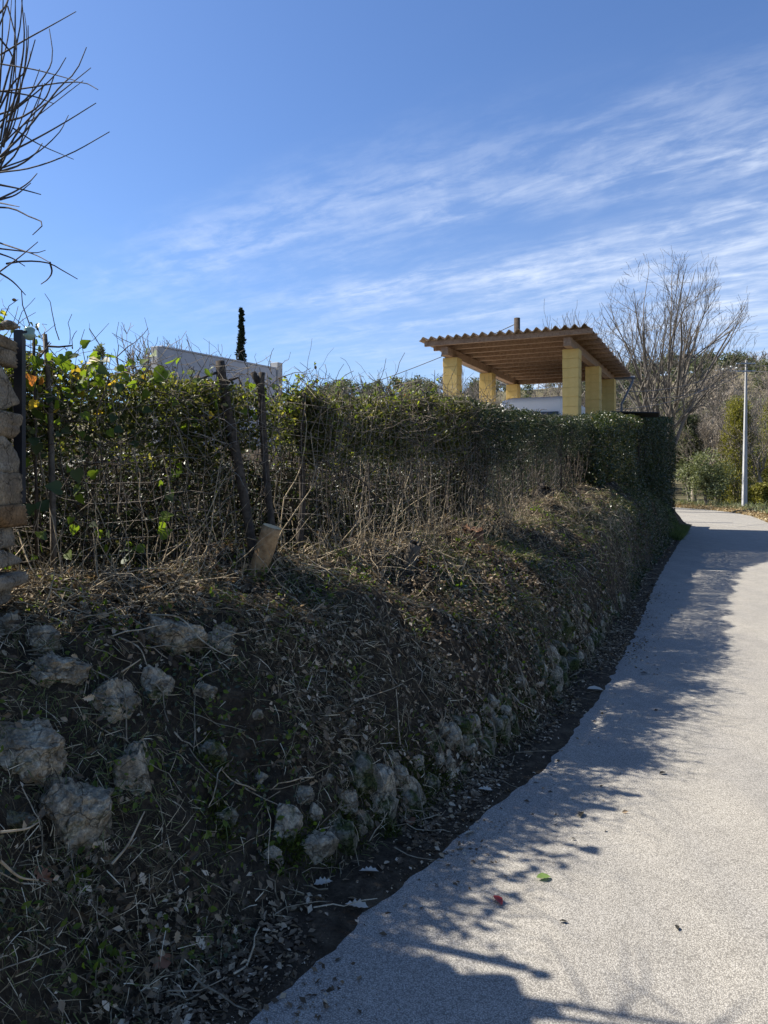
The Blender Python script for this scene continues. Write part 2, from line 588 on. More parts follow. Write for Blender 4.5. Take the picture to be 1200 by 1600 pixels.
# stones
stone_mat('bank_stone', (0.46, 0.38, 0.26), (0.17, 0.138, 0.095), (0.70, 0.60, 0.43), (0.24, 0.15, 0.06), moss=0.05)
stone_mat('mossy_stone', (0.38, 0.33, 0.235), (0.15, 0.128, 0.09), (0.58, 0.51, 0.38), (0.24, 0.15, 0.06), moss=0.2)
stone_mat('kerb_stone', (0.56, 0.47, 0.33), (0.22, 0.18, 0.125), (0.78, 0.68, 0.50), (0.24, 0.16, 0.07), moss=0.11)
stone_mat('wall_stone', (0.37, 0.285, 0.185), (0.21, 0.16, 0.11), (0.50, 0.405, 0.285), (0.36, 0.22, 0.10), lichen=False)
stone_mat('wall_stone_grey', (0.40, 0.335, 0.245), (0.23, 0.19, 0.14), (0.53, 0.46, 0.345), (0.30, 0.22, 0.13), lichen=False)
stone_mat('wall_stone_orange', (0.36, 0.22, 0.11), (0.20, 0.12, 0.06), (0.46, 0.34, 0.20), (0.44, 0.22, 0.08), lichen=False)


def asphalt():
    b = NB('asphalt')
    co = b.coord()
    vo = b.node('ShaderNodeTexVoronoi', Scale=215.0)
    b.L.new(co, vo.inputs['Vector'])
    sep = b.node('ShaderNodeSeparateColor')
    b.L.new(vo.outputs['Color'], sep.inputs[0])
    chip = b.ramp(sep.outputs[0], [(0.0, (0.29, 0.273, 0.243)), (0.45, (0.365, 0.346, 0.31)), (0.8, (0.415, 0.395, 0.355)), (1.0, (0.49, 0.466, 0.424))])
    edge = b.ramp(vo.outputs['Distance'], [(0.0, 1.0), (0.35, 1.0), (0.7, 0.5)])
    c = b.mix(1.0, chip, edge, 'MULTIPLY')
    fine = b.noise(co, 240, 3, 0.6)
    c = b.mix(0.25, c, b.ramp(fine, [(0.35, 0.5), (0.65, 1.2)]), 'MULTIPLY')
    big = b.noise(co, 0.9, 5, 0.6, 0.5)
    c = b.mix(1.0, c, b.ramp(big, [(0.3, (0.95, 0.945, 0.94)), (0.7, (1.08, 1.06, 1.02))]), 'MULTIPLY')
    patch = b.noise(co, 4.5, 4, 0.6, 0.6)
    c = b.mix(1.0, c, b.ramp(patch, [(0.36, 0.93), (0.6, 1.04)]), 'MULTIPLY')
    mp = b.node('ShaderNodeMapping')
    b.L.new(co, mp.inputs['Vector'])
    mp.inputs['Rotation'].default_value = (0, 0, R(25))
    mp.inputs['Scale'].default_value = (2.4, .10, 1)
    trk = b.noise(mp.outputs[0], 1.0, 4, 0.6, 0.2)
    c = b.mix(1.0, c, b.ramp(trk, [(0.35, (0.95, 0.95, 0.955)), (0.6, (1.06, 1.05, 1.03))]), 'MULTIPLY')
    stain = b.noise(co, 2.2, 5, 0.7, 1.2)
    c = b.mix(b.ramp(stain, [(0.68, 0.0), (0.76, 0.22)]), c, (0.16, 0.145, 0.13))
    dist = b.ramp(vo.outputs['Distance'], [(0.0, 1.0), (0.6, 0.0)])
    nrm = b.bump(dist, 0.5, 0.003)
    nrm = b.bump(fine, 0.4, 0.002, nrm)
    return b.done(b.principled(c, 0.82, nrm, 0.25))


asphalt()


def soil():
    b = NB('soil')
    co = b.coord()
    n = b.noise(co, 11, 8, 0.7, 0.4)
    f = b.noise(co, 75, 5, 0.7)
    c = b.ramp(n, [(0.28, (0.028, 0.021, 0.014)), (0.5, (0.062, 0.047, 0.031)), (0.72, (0.13, 0.10, 0.066))])
    c = b.mix(0.8, c, b.ramp(f, [(0.3, 0.5), (0.7, 1.25)]), 'MULTIPLY')
    g = b.noise(co, 160, 2, 0.5)
    c = b.mix(b.ramp(g, [(0.70, 0.0), (0.74, 0.7)]), c, (0.24, 0.215, 0.18))
    nrm = b.bump(f, 0.8, 0.008)
    nrm = b.bump(n, 0.9, 0.04, nrm)
    return b.done(b.principled(c, 0.95, nrm, 0.12))


soil()


def meadow():
    b = NB('meadow_ground')
    co = b.coord()
    n = b.noise(co, 0.25, 7, 0.65, 0.4)
    f = b.noise(co, 6, 6, 0.7)
    c = b.ramp(n, [(0.3, (0.075, 0.075, 0.04)), (0.5, (0.12, 0.105, 0.06)), (0.7, (0.17, 0.15, 0.09))])
    c = b.mix(0.7, c, b.ramp(f, [(0.3, 0.55), (0.7, 1.25)]), 'MULTIPLY')
    return b.done(b.principled(c, 0.95, b.bump(f, 0.8, 0.1), 0.1))


meadow()


def yellow_paint():
    b = NB('yellow_paint')
    co = b.coord()
    n = b.noise(co, 5, 6, 0.65, 0.4)
    f = b.noise(co, 40, 5, 0.65)
    c = b.ramp(n, [(0.25, (0.56, 0.385, 0.125)), (0.55, (0.66, 0.455, 0.155)), (0.8, (0.70, 0.51, 0.21))])
    c = b.mix(b.ramp(f, [(0.6, 0.0), (0.74, 0.35)]), c, (0.40, 0.31, 0.15))
    return b.done(b.principled(c, 0.8, b.bump(f, 0.4, 0.006), 0.25))


yellow_paint()
plain('mortar', (0.52, 0.37, 0.14), 0.9, 0.2)


def roof_wood():
    b = NB('roof_wood')
    co = b.coord()
    n = b.noise(co, 9, 6, 0.65, 1.2)
    c = b.ramp(n, [(0.3, (0.20, 0.115, 0.065)), (0.7, (0.38, 0.245, 0.15))])
    return b.done(b.principled(c, 0.7, b.bump(n, 0.4, 0.01), 0.3))


roof_wood()


def tile_mat():
    b = NB('tile_clay')
    co = b.node('ShaderNodeTexCoord').outputs['Object']
    oi = b.node('ShaderNodeObjectInfo')
    n = b.noise(co, 8, 6, 0.65, 0.4)
    c = b.ramp(n, [(0.25, (0.21, 0.15, 0.10)), (0.5, (0.33, 0.235, 0.155)), (0.75, (0.42, 0.33, 0.235))])
    c = b.mix(1.0, c, b.ramp(oi.outputs['Random'], [(0, 0.72), (1, 1.15)]), 'MULTIPLY')
    return b.done(b.principled(c, 0.85, b.bump(n, 0.4, 0.01), 0.2))


tile_mat()
plain('white_paint', (0.74, 0.75, 0.76), 0.35, 0.5, 0.04, 2)
plain('dark_glass', (0.03, 0.035, 0.04), 0.1, 0.6, 0.05)
plain('rubber', (0.03, 0.03, 0.03), 0.8, 0.2)
plain('grey_render', (0.42, 0.425, 0.44), 0.9, 0.2, 0.09, 3)
plain('pale_render', (0.40, 0.39, 0.37), 0.9, 0.2, 0.08, 5)
plain('concrete_pole', (0.40, 0.40, 0.40), 0.85, 0.2, 0.1, 4)
plain('galvanised', (0.36, 0.38, 0.40), 0.5, 0.5, 0.1, 6, Metallic=0.4)
plain('wire_rust', (0.26, 0.22, 0.18), 0.6, 0.4, 0.3, 9)
plain('black_steel', (0.018, 0.020, 0.026), 0.5, 0.4, 0.2, 9)
plain('cable', (0.06, 0.06, 0.065), 0.6, 0.3)
plain('porcelain', (0.72, 0.74, 0.70), 0.2, 0.6, 0.05)
plain('green_glass', (0.25, 0.36, 0.29), 0.12, 0.6, 0.1)
plain('pvc_grey', (0.13, 0.145, 0.17), 0.5, 0.4, 0.08)
plain('tar_sheet', (0.035, 0.035, 0.037), 0.8, 0.2, 0.2)


def cut_wood():
    b = NB('cut_wood')
    co = b.coord()
    n = b.noise(co, 60, 5, 0.6, 0.6)
    c = b.ramp(n, [(0.3, (0.52, 0.37, 0.20)), (0.7, (0.74, 0.57, 0.34))])
    return b.done(b.principled(c, 0.85, b.bump(n, 0.4, 0.003), 0.2))


cut_wood()
M = MATS

# ------------------------------------------------------------------ lane geometry (left road edge as a curve; s along it, u to its left)
_EDGE = np.array([(-6.3, -8.0), (-3.35, -2.9), (-1.5, 0.33), (-.43, 2.22), (.14, 3.126), (.56, 3.78), (1.08, 4.6), (2.43, 7.5), (4.75, 13.0), (9.35, 23.4), (12.3, 30.6), (14.2, 36.6), (14.5, 42), (13.2, 48), (10, 54), (5, 60)], float)


def catmull(P, n=60):
    out = []
    Q = np.vstack([2 * P[0] - P[1], P, 2 * P[-1] - P[-2]])
    for i in range(1, len(Q) - 2):
        t = np.linspace(0, 1, n, endpoint=False)[:, None]
        p0, p1, p2, p3 = Q[i - 1], Q[i], Q[i + 1], Q[i + 2]
        out.append(0.5 * (2 * p1 + (p2 - p0) * t + (2 * p0 - 5 * p1 + 4 * p2 - p3) * t ** 2 + (3 * p1 - p0 - 3 * p2 + p3) * t ** 3))
    out.append(P[-1:])
    return np.vstack(out)


def make_curve(P):
    c = catmull(P)
    d = np.r_[0, np.cumsum(np.linalg.norm(np.diff(c, axis=0), axis=1))]
    s0 = d[np.argmin(np.linalg.norm(c - np.array([-.43, 2.22]), axis=1))]
    t = unit(np.gradient(c, axis=0))
    for _ in range(30):
        t[1:-1] = (t[:-2] + t[1:-1] * 2 + t[2:]) / 4
    t = unit(t)
    return c, d - s0, t


LANE, LANE_S, LANE_T = make_curve(_EDGE)
_BE = np.vstack([_EDGE[:10], _EDGE[9] + np.array([.42, .907]) * np.array([[6], [14], [24]])])
BANK, BANK_S, BANK_T = make_curve(_BE)


def su(s, u, C=None):
    c, cs, ct = (BANK, BANK_S, BANK_T) if C is None else C
    x = np.interp(s, cs, c[:, 0])
    y = np.interp(s, cs, c[:, 1])
    tx = np.interp(s, cs, ct[:, 0])
    ty = np.interp(s, cs, ct[:, 1])
    return x - ty * u, y + tx * u


_SUB = np.nonzero((BANK_S > -5) & (BANK_S < 34))[0][::5]


def inv_su(x, y):
    x, y = np.atleast_1d(x).astype(float), np.atleast_1d(y).astype(float)
    d = (x[:, None] - BANK[None, _SUB, 0]) ** 2 + (y[:, None] - BANK[None, _SUB, 1]) ** 2
    i = _SUB[d.argmin(1)]
    u = -(x - BANK[i, 0]) * BANK_T[i, 1] + (y - BANK[i, 1]) * BANK_T[i, 0]
    s = BANK_S[i] + (x - BANK[i, 0]) * BANK_T[i, 0] + (y - BANK[i, 1]) * BANK_T[i, 1]
    return s, u


_S = [-9, -3, 0, 1, 2, 3, 6, 9, 13, 17, 20, 22, 24, 31]
_UC = [1.4, 1.4, 1.22, 1.04, .84, .72, .55, .52, .55, .5, .35, .3, .3, .3]
_ZC = [1.0, 1.0, 1.0, .92, .82, .76, .76, .95, 1.2, 1.2, .7, .2, .1, .1]
_SH = [-9, -1, 0, 1, 1.8, 2.3, 4.5, 7.3, 13, 17, 22, 24, 31]
_UH = [2.4, 2.10, 1.82, 1.68, 1.56, 1.49, 1.44, 1.45, 1.35, 1.3, 1.2, 1.2, 1.2]
_ZH = [1.1, 1.1, 1.1, 1.1, 1.1, 1.1, 1.1, 1.2, 1.55, 1.6, 1.5, 1.4, 1.0]


def uc(s): return np.interp(s, _S, _UC)
def zc(s): return np.interp(s, _S, _ZC)
def uh(s): return np.interp(s, _SH, _UH)
def zh(s): return np.interp(s, _SH, _ZH)


def zbank(s, u):
    s, u = np.broadcast_arrays(np.asarray(s, float), np.asarray(u, float))
    c, z1, h, z2 = uc(s), zc(s), uh(s), zh(s)
    u0 = 0.24 + 0.06 * n2(s, s * 0, 1.7, 2, 5)
    t = np.clip((u - u0) / np.maximum(c - u0, .03), 0, 1)
    steep = np.interp(s, [-3, 0, 2, 5], [1.05, 1.1, 1.5, 1.9])
    face = 0.02 + (z1 - 0.02) * (1 - (1 - t) ** steep)
    z = np.where(u < u0, np.interp(u, [-.20, -.09, .02, .25], [-.03, -.012, .008, .02]), face)
    t2 = np.clip((u - c) / np.maximum(h - c, .05), 0, 1)
    z = np.where(u > c, z1 + (z2 - z1) * t2, z)
    t3 = sstep(0, 5, u - h)
    z = np.where(u > h, z2 + (2.05 - z2) * t3, z)
    lump = (0.095 + .04 * sstep(4, 7, s)) * n2(s, u, 1.9, 4, 3) + 0.05 * n2(s, u, 5.5, 4, 9)
    z = z + lump * sstep(0.1, 0.6, u) + 0.0045 * n2(s, u, 9, 4, 31) * (1 - sstep(.1, .5, u))
    z = z - (z + .25) * sstep(27, 31, s)
    return z


def bank_point(s, u):
    x, y = su(s, u)
    return np.stack([x, y, zbank(s, u)], -1)


def bank_normal(s, u, e=0.03):
    p = bank_point(s, u)
    a = bank_point(s + e, u) - p
    b = bank_point(s, u + e) - p
    return unit(np.cross(a, b))


def hit(px, py, near=1.5, far=30):
    """where the ray through photograph pixel (px,py) meets the bank or the lane"""
    Y = np.geomspace(near, far, 900)
    P = np.stack([(px - 600) / F * Y, Y, EYE + (HOR - py) / F * Y], -1)
    s, u = inv_su(P[:, 0], P[:, 1])
    g = np.where(u < 0, 0.0, zbank(s, np.maximum(u, 0)))
    below = np.nonzero(P[:, 2] < g)[0]
    i = below[0] if len(below) else len(Y) - 1
    return P[i], s[i], u[i]


# ------------------------------------------------------------------ terrain, lane, bank
SKYX = np.array([-2500, -400, 300, 500, 600, 800, 900, 1000, 1100, 1200, 1500, 3000])
SKYY = np.array([640, 635, 622, 618, 616, 608, 598, 584, 570, 570, 575, 620])


def zterrain(x, y):
    x, y = np.asarray(x, float), np.asarray(y, float)
    r = np.hypot(x, y)
    ang = np.where(y > 0.05 * r, x / np.maximum(y, 0.05 * r), np.sign(x) * 20)
    px = np.clip(600 + F * ang, -2500, 3000)
    H = (HOR - np.interp(px, SKYX, SKYY)) / F * 260
    cosf = 1 / np.sqrt(1 + ((px - 600) / F) ** 2)
    z = -0.06 + H * sstep(70, 270, r * np.maximum(cosf, .3)) * (1 + 0.07 * n2(x, y, 0.012, 3, 4))
    z += 0.8 * n2(x, y, 0.03, 3, 8) * sstep(60, 120, r)
    z -= 25 * sstep(330, 1200, r)
    return z


def build_ground():
    th = np.linspace(0, 2 * math.pi, 281)[:-1]
    rr = np.r_[0.5, np.geomspace(2, 1500, 80)]
    T, RR = np.meshgrid(th, rr)
    x, y = RR * np.sin(T), RR * np.cos(T)
    z = zterrain(x, y)
    n, m = x.shape
    idx = np.arange(n * m).reshape(n, m)
    a, b = idx[:-1], np.roll(idx, -1, 1)[:-1]
    c, d = np.roll(idx, -1, 1)[1:], idx[1:]
    q = np.stack([a, d, c, b], -1).reshape(-1, 4)
    me = mesh_np('terrain', np.stack([x, y, z], -1), q, True)
    tag(link('terrain', me, M['meadow_ground']), 'wooded valley floor and hillside behind the lane', 'terrain', kind='structure')

    # lane
    s = np.r_[np.arange(-8, 12, .2), np.arange(12, LANE_S[-1] - .5, .4)]
    u = np.linspace(0.22, -2.85, 14)
    S, U = np.meshgrid(s, u, indexing='ij')
    x, y = su(S, U, (LANE, LANE_S, LANE_T))
    z = 0.0 * x
    idx = np.arange(x.size).reshape(x.shape)
    q = np.stack([idx[:-1, :-1], idx[:-1, 1:], idx[1:, 1:], idx[1:, :-1]], -1).reshape(-1, 4)
    me = mesh_np('lane', np.stack([x, y, z], -1), q[:, ::-1])
    tag(link('road', me, M['asphalt']), 'narrow pale asphalt lane curving away to the right', 'road', kind='structure')

    # far verge on the outer side of the bend
    s = np.arange(-8, LANE_S[-1] - .5, .4)
    u = np.array([-2.78, -2.84, -2.95, -3.2, -3.6, -4.2, -5.2, -7, -9])
    S, U = np.meshgrid(s, u, indexing='ij')
    x, y = su(S, U, (LANE, LANE_S, LANE_T))
    z = np.array([-.03, .012, .035, .06, .10, .16, .22, .1, -.25])[None, :] + 0.03 * n2(x, y, 1.3, 3, 2) * (U < -2.9)
    idx = np.arange(x.size).reshape(x.shape)
    q = np.stack([idx[:-1, :-1], idx[:-1, 1:], idx[1:, 1:], idx[1:, :-1]], -1).reshape(-1, 4)
    me = mesh_np('verge', np.stack([x, y, z], -1), q[:, ::-1], True)
    tag(link('verge', me, M['meadow_ground']), 'grassy leaf strewn verge on the outer side of the bend', 'verge', kind='structure')

    # bank with the terrace behind it
    s = np.r_[np.arange(-7, -1.5, .2), np.arange(-1.5, 6, .035), np.arange(6, 14, .07), np.arange(14, 31.2, .2)]
    u = np.r_[-.22, np.arange(-.18, 1.9, .03), np.arange(1.9, 3.4, .1), np.geomspace(3.4, 45, 22)]
    S, U = np.meshgrid(s, u, indexing='ij')
    x, y = su(S, U)
    z = zbank(S, U)
    z[:, 0] = -.03
    idx = np.arange(x.size).reshape(x.shape)
    q = np.stack([idx[:-1, :-1], idx[1:, :-1], idx[1:, 1:], idx[:-1, 1:]], -1).reshape(-1, 4)
    me = mesh_np('bank', np.stack([x, y, z], -1), q[:, ::-1], True)
    return tag(link('bank', me, M['soil']), 'steep earth bank rising from the lane to the hedge', 'bank', kind='structure')


bank_obj = build_ground()

# ------------------------------------------------------------------ rocks


_ICO = {}


def ico(sub):
    if sub not in _ICO:
        import bmesh
        bm = bmesh.new()
        bmesh.ops.create_icosphere(bm, subdivisions=sub, radius=1)
        v = np.array([p.co[:] for p in bm.verts])
        f = np.array([[q.index for q in p.verts] for p in bm.faces])
        bm.free()
        _ICO[sub] = (v, f)
    return _ICO[sub]


def rock_vf(size, seed, sub=4, cuts=11, rough=0.10, cube=0.0):
    r = np.random.default_rng(seed)
    v, f = ico(sub)
    v = v.copy()
    if cube:
        c = v / np.abs(v).max(1, keepdims=True)
        v = v * (1 - cube) + c * cube
    v += (0.10 if not cube else .03) * np.stack([vnoise(v * 1.3 + seed * 1.7 + k * 9.1, seed + k) for k in range(3)], -1)
    nrm = unit(r.normal(size=(cuts, 3)))
    dd = r.uniform(.55, .88, cuts) * (1.0 if not cube else 1.62 if cube > .8 else 1.12)
    for n, d in zip(nrm, dd):
        k = v @ n
        v -= np.maximum(k - d, 0)[:, None] * n[None]
    n1 = fbm(v * 2.1 + seed * 3.1, 5, seed, .6)
    rid = 1 - np.abs(vnoise(v * 3.3 + seed, seed + 9)) * 2
    pit = np.minimum(vnoise(v * 6.5 + seed * 2, seed + 13) + .35, 0)
    fine = fbm(v * 13 + seed, 3, seed + 5)
    v += unit(v) * (rough * n1 + rough * .35 * rid + rough * .9 * pit + rough * .34 * fine)[:, None]
    if not cube:
        ext = (v.max(0) - v.min(0)) / 2
        v = (v - (v.max(0) + v.min(0)) / 2) / ext[None]
    return v * np.asarray(size)[None] / 2, f


def rotm(rx, ry, rz):
    return np.array((Matrix.Rotation(rz, 3, 'Z') @ Matrix.Rotation(ry, 3, 'Y') @ Matrix.Rotation(rx, 3, 'X')))


# (px, py, width px, height px, material, sink, label or None)
ROCKS = [
    (268, 1008, 100, 104, 'bank_stone', .25, 'large pitted grey boulder with sunlit top on the bank crest'),
    (238, 1075, 64, 72, 'kerb_stone', .1, 'pale angular fist-like rock wedged below the sunlit boulder'),
    (165, 1102, 100, 86, 'bank_stone', .25, 'rounded pitted rock left of the pale angular rock'),
    (82, 1056, 100, 78, 'bank_stone', .25, 'knobbly lichen-spotted rock on the upper left of the bank'),
    (38, 1182, 128, 112, 'bank_stone', .2, 'big jutting boulder with ochre underside at the left edge'),
    (112, 1282, 118, 138, 'bank_stone', .22, 'largest dark boulder half buried low on the left bank'),
    (210, 1222, 66, 112, 'bank_stone', .3, 'flat slanting slab of stone right of the largest dark boulder'),
    (58, 1000, 80, 52, 'bank_stone', .3, 'flat grey stone just below the foot of the dry stone wall'),
    (348, 1002, 62, 64, 'bank_stone', .35, 'half buried grey stone right of the sunlit boulder'),
    (8, 985, 40, 60, 'bank_stone', .3, None),
    (318, 1085, 44, 46, 'bank_stone', .35, None),
    (445, 1300, 58, 84, 'kerb_stone', .2, None), (488, 1280, 30, 46, 'kerb_stone', .2, None), (490, 1338, 46, 50, 'bank_stone', .25, None),
    (592, 1246, 62, 100, 'kerb_stone', .2, None), (640, 1262, 50, 60, 'mossy_stone', .3, None), (655, 1198, 30, 40, 'kerb_stone', .25, None), (684, 1196, 28, 42, 'kerb_stone', .25, None),
    (708, 1164, 40, 66, 'kerb_stone', .2, None), (738, 1140, 42, 46, 'kerb_stone', .25, None), (768, 1106, 38, 44, 'kerb_stone', .2, None),
    (790, 1085, 26, 30, 'mossy_stone', .25, None), (848, 1056, 30, 46, 'kerb_stone', .25, None), (905, 985, 20, 50, 'kerb_stone', .2, None), (880, 985, 50, 72, 'mossy_stone', .3, None),
    (405, 1222, 44, 28, 'kerb_stone', .25, None), (545, 1140, 36, 34, 'bank_stone', .3, None), (330, 1180, 50, 56, 'mossy_stone', .4, None),
    (345, 1285, 56, 40, 'mossy_stone', .4, None), (520, 1310, 50, 44, 'mossy_stone', .35, None), (760, 1150, 34, 30, 'mossy_stone', .3, None), (838, 1030, 36, 40, 'mossy_stone', .3, None),
    (610, 1190, 40, 34, 'bank_stone', .35, None), (915, 955, 22, 34, 'kerb_stone', .25, None), (868, 1085, 22, 20, 'bank_stone', .2, None),
    (720, 1205, 30, 26, 'mossy_stone', .25, None), (940, 1000, 18, 22, 'bank_stone', .2, None), (560, 1300, 30, 30, 'bank_stone', .25, None),
    (420, 1345, 44, 40, 'bank_stone', .25, None), (540, 1262, 48, 60, 'bank_stone', .25, None), (566, 1290, 40, 44, 'mossy_stone', .2, None), (622, 1222, 40, 54, 'kerb_stone', .2, None), (670, 1232, 40, 40, 'mossy_stone', .2, None),
    (690, 1150, 36, 40, 'bank_stone', .25, None), (727, 1178, 34, 34, 'kerb_stone', .2, None), (752, 1118, 30, 34, 'bank_stone', .25, None), (788, 1118, 30, 30, 'kerb_stone', .2, None), (810, 1072, 36, 40, 'kerb_stone', .2, None), (828, 1088, 28, 26, 'mossy_stone', .2, None),
    (862, 1030, 32, 44, 'kerb_stone', .2, None), (890, 1020, 26, 36, 'mossy_stone', .2, None), (900, 960, 20, 40, 'kerb_stone', .2, None), (925, 990, 22, 26, 'kerb_stone', .2, None), (470, 1250, 44, 36, 'bank_stone', .3, None), (505, 1225, 34, 30, 'bank_stone', .35, None),
    (150, 1000, 40, 24, 'bank_stone', .35, None), (20, 1290, 70, 50, 'mossy_stone', .45, None), (395, 1120, 34, 26, 'bank_stone', .4, None)]


ROCK_AT = []


def clear_of_rocks(p):
    ok = np.ones(len(p), bool)
    for c, r_ in ROCK_AT:
        ok &= ((p - c) ** 2).sum(1) > (r_ * .86) ** 2
    return ok


def build_rocks():
    for i, (px, py, w, h, mt, sink, lab) in enumerate(ROCKS):
        p, s, u = hit(px, py)
        k = p[1] / F
        sx, sz = w * k, h * k
        sy = 0.62 * (sx + sz)
        sub = 5 if w > 90 else 4 if w > 34 else 3
        v, f = rock_vf((sx, sy * .8, sz), 40 + i * 7, sub, 9 + i % 5, 0.15 if w > 60 else .13)
        n = bank_normal(np.array([s]), np.array([max(u, .05)]))[0]
        cen = p + n * sy * (.03 - .30 * sink) + np.array([0, .03, 0])
        ROCK_AT.append((cen, .5 * min(sx, sz)))
        lean = rotm(random.uniform(-.2, .2), random.uniform(-.15, .15), random.uniform(-.5, .5))
        v = v @ lean.T
        me = mesh_np('stone', v, f, False)
        if lab:
            o = link('boulder', me, M[mt])
            o.location = cen
            tag(o, lab, 'boulder', 'boulders in the bank')
        else:
            o = link('stone', me, M[mt])
            o.location = cen
            o.parent = bank_obj
    # remains of a low dry-laid edging: a broken row of embedded stones along the foot
    rr = np.random.default_rng(8)
    s, j = .7, 0
    while s < 8.2:
        w = rr.uniform(.11, .26)
        for course in range(2):
            if course and rr.random() < .5:
                continue
            if not course and rr.random() < .16:
                continue
            h = rr.uniform(.13, .27) if not course else rr.uniform(.09, .17)
            ss = s + w / 2 + course * rr.uniform(-.06, .06)
            p = bank_point(np.array(ss), np.array(.30 + .07 * course))
            z = .06 + .16 * course + rr.uniform(0, .05)
            v, f = rock_vf((w * .98, rr.uniform(.14, .2), h), 700 + j, 3, 9, .12, .6)
            v = v @ rotm(rr.uniform(-.25, .25), rr.uniform(-.25, .25), math.atan2(.9, .42) + rr.uniform(-.4, .4)).T
            o = link('stone', mesh_np('stone', v, f, False), M[('kerb_stone', 'mossy_stone', 'bank_stone', 'mossy_stone')[int(rr.integers(4))]])
            x, y = su(np.array(ss), np.array(.315 + .05 * course))
            o.location = (float(x), float(y), z)
            o.parent = bank_obj
            ROCK_AT.append((np.array([float(x), float(y), z]), .45 * min(w, h)))
            j += 1
        s += w * rr.uniform(.95, 1.25)
    return


build_rocks()


def build_wall():
    root = empty('dry_stone_wall', (-1.7, 2.9, 1.0), 'end of a dry stone wall at the left edge above the bank', 'stone wall')
    # visible end course by course: (y top, y bottom, right edge px, material)
    rows = [(514, 541, 27, 'wall_stone'), (541, 567, 30, 'wall_stone'), (571, 641, 33, 'wall_stone_grey'), (641, 681, 39, 'wall_stone'), (681, 738, 34, 'wall_stone_grey'),
            (738, 794, 35, 'wall_stone'), (790, 824, 40, 'wall_stone_orange'), (826, 859, 27, 'wall_stone_grey'), (861, 897, 34, 'wall_stone_grey'), (899, 922, 43, 'wall_stone_grey'), (922, 952, 22, 'wall_stone_grey'), (952, 985, 18, 'wall_stone')]
    Y = 3.0
    k = Y / F
    for j, (y0, y1, xr, mt) in enumerate(rows):
        h = (y1 - y0) * k * 1.06
        zc_ = EYE + (HOR - (y0 + y1) / 2) * k
        xe = (xr - 600) / F * (Y + .14)
        xs = xe
        for c in range(5):
            w = random.uniform(.24, .36) if c else random.uniform(.30, .38)
            dp = random.uniform(.28, .34)
            v, f = rock_vf((w, dp, h), 300 + j * 9 + c, 4 if c == 0 else 3, 6, .03, .93)
            v = v @ rotm(0, random.uniform(-.04, .04), random.uniform(-.06, .06)).T
            me = mesh_np('stone', v, f, True)
            o = link('stone', me, M[mt if c == 0 else random.choice(['wall_stone', 'wall_stone_grey'])])
            o.parent = root
            o.matrix_parent_inverse = Matrix.Translation(-Vector(root.location))
            o.location = (xs - w / 2, Y + (xs - xe) * .35 + random.uniform(-.012, .012), zc_)
            xs -= w * .97
    # small smooth stones lying on top
    for (px, py, r, mt) in ((15, 508, 12, 'wall_stone_grey'), (1, 510, 9, 'wall_stone_grey')):
        v, f = rock_vf((2 * r * k, .07, 1.3 * r * k), 900 + px, 3, 5, .05)
        o = link('stone', mesh_np('stone', v, f, True), M[mt], None)
        o.parent = root
        o.matrix_parent_inverse = Matrix.Translation(-Vector(root.location))
        o.location = at(px, py, Y + .02)


build_wall()

# ------------------------------------------------------------------ carport
CP_D = np.array([.42, .907])
CP_N = np.array([.907, -.42])
CP_O = Vector((1.85, 20.4, 2.0))
CP_W, CP_L = 3.19, 6.2


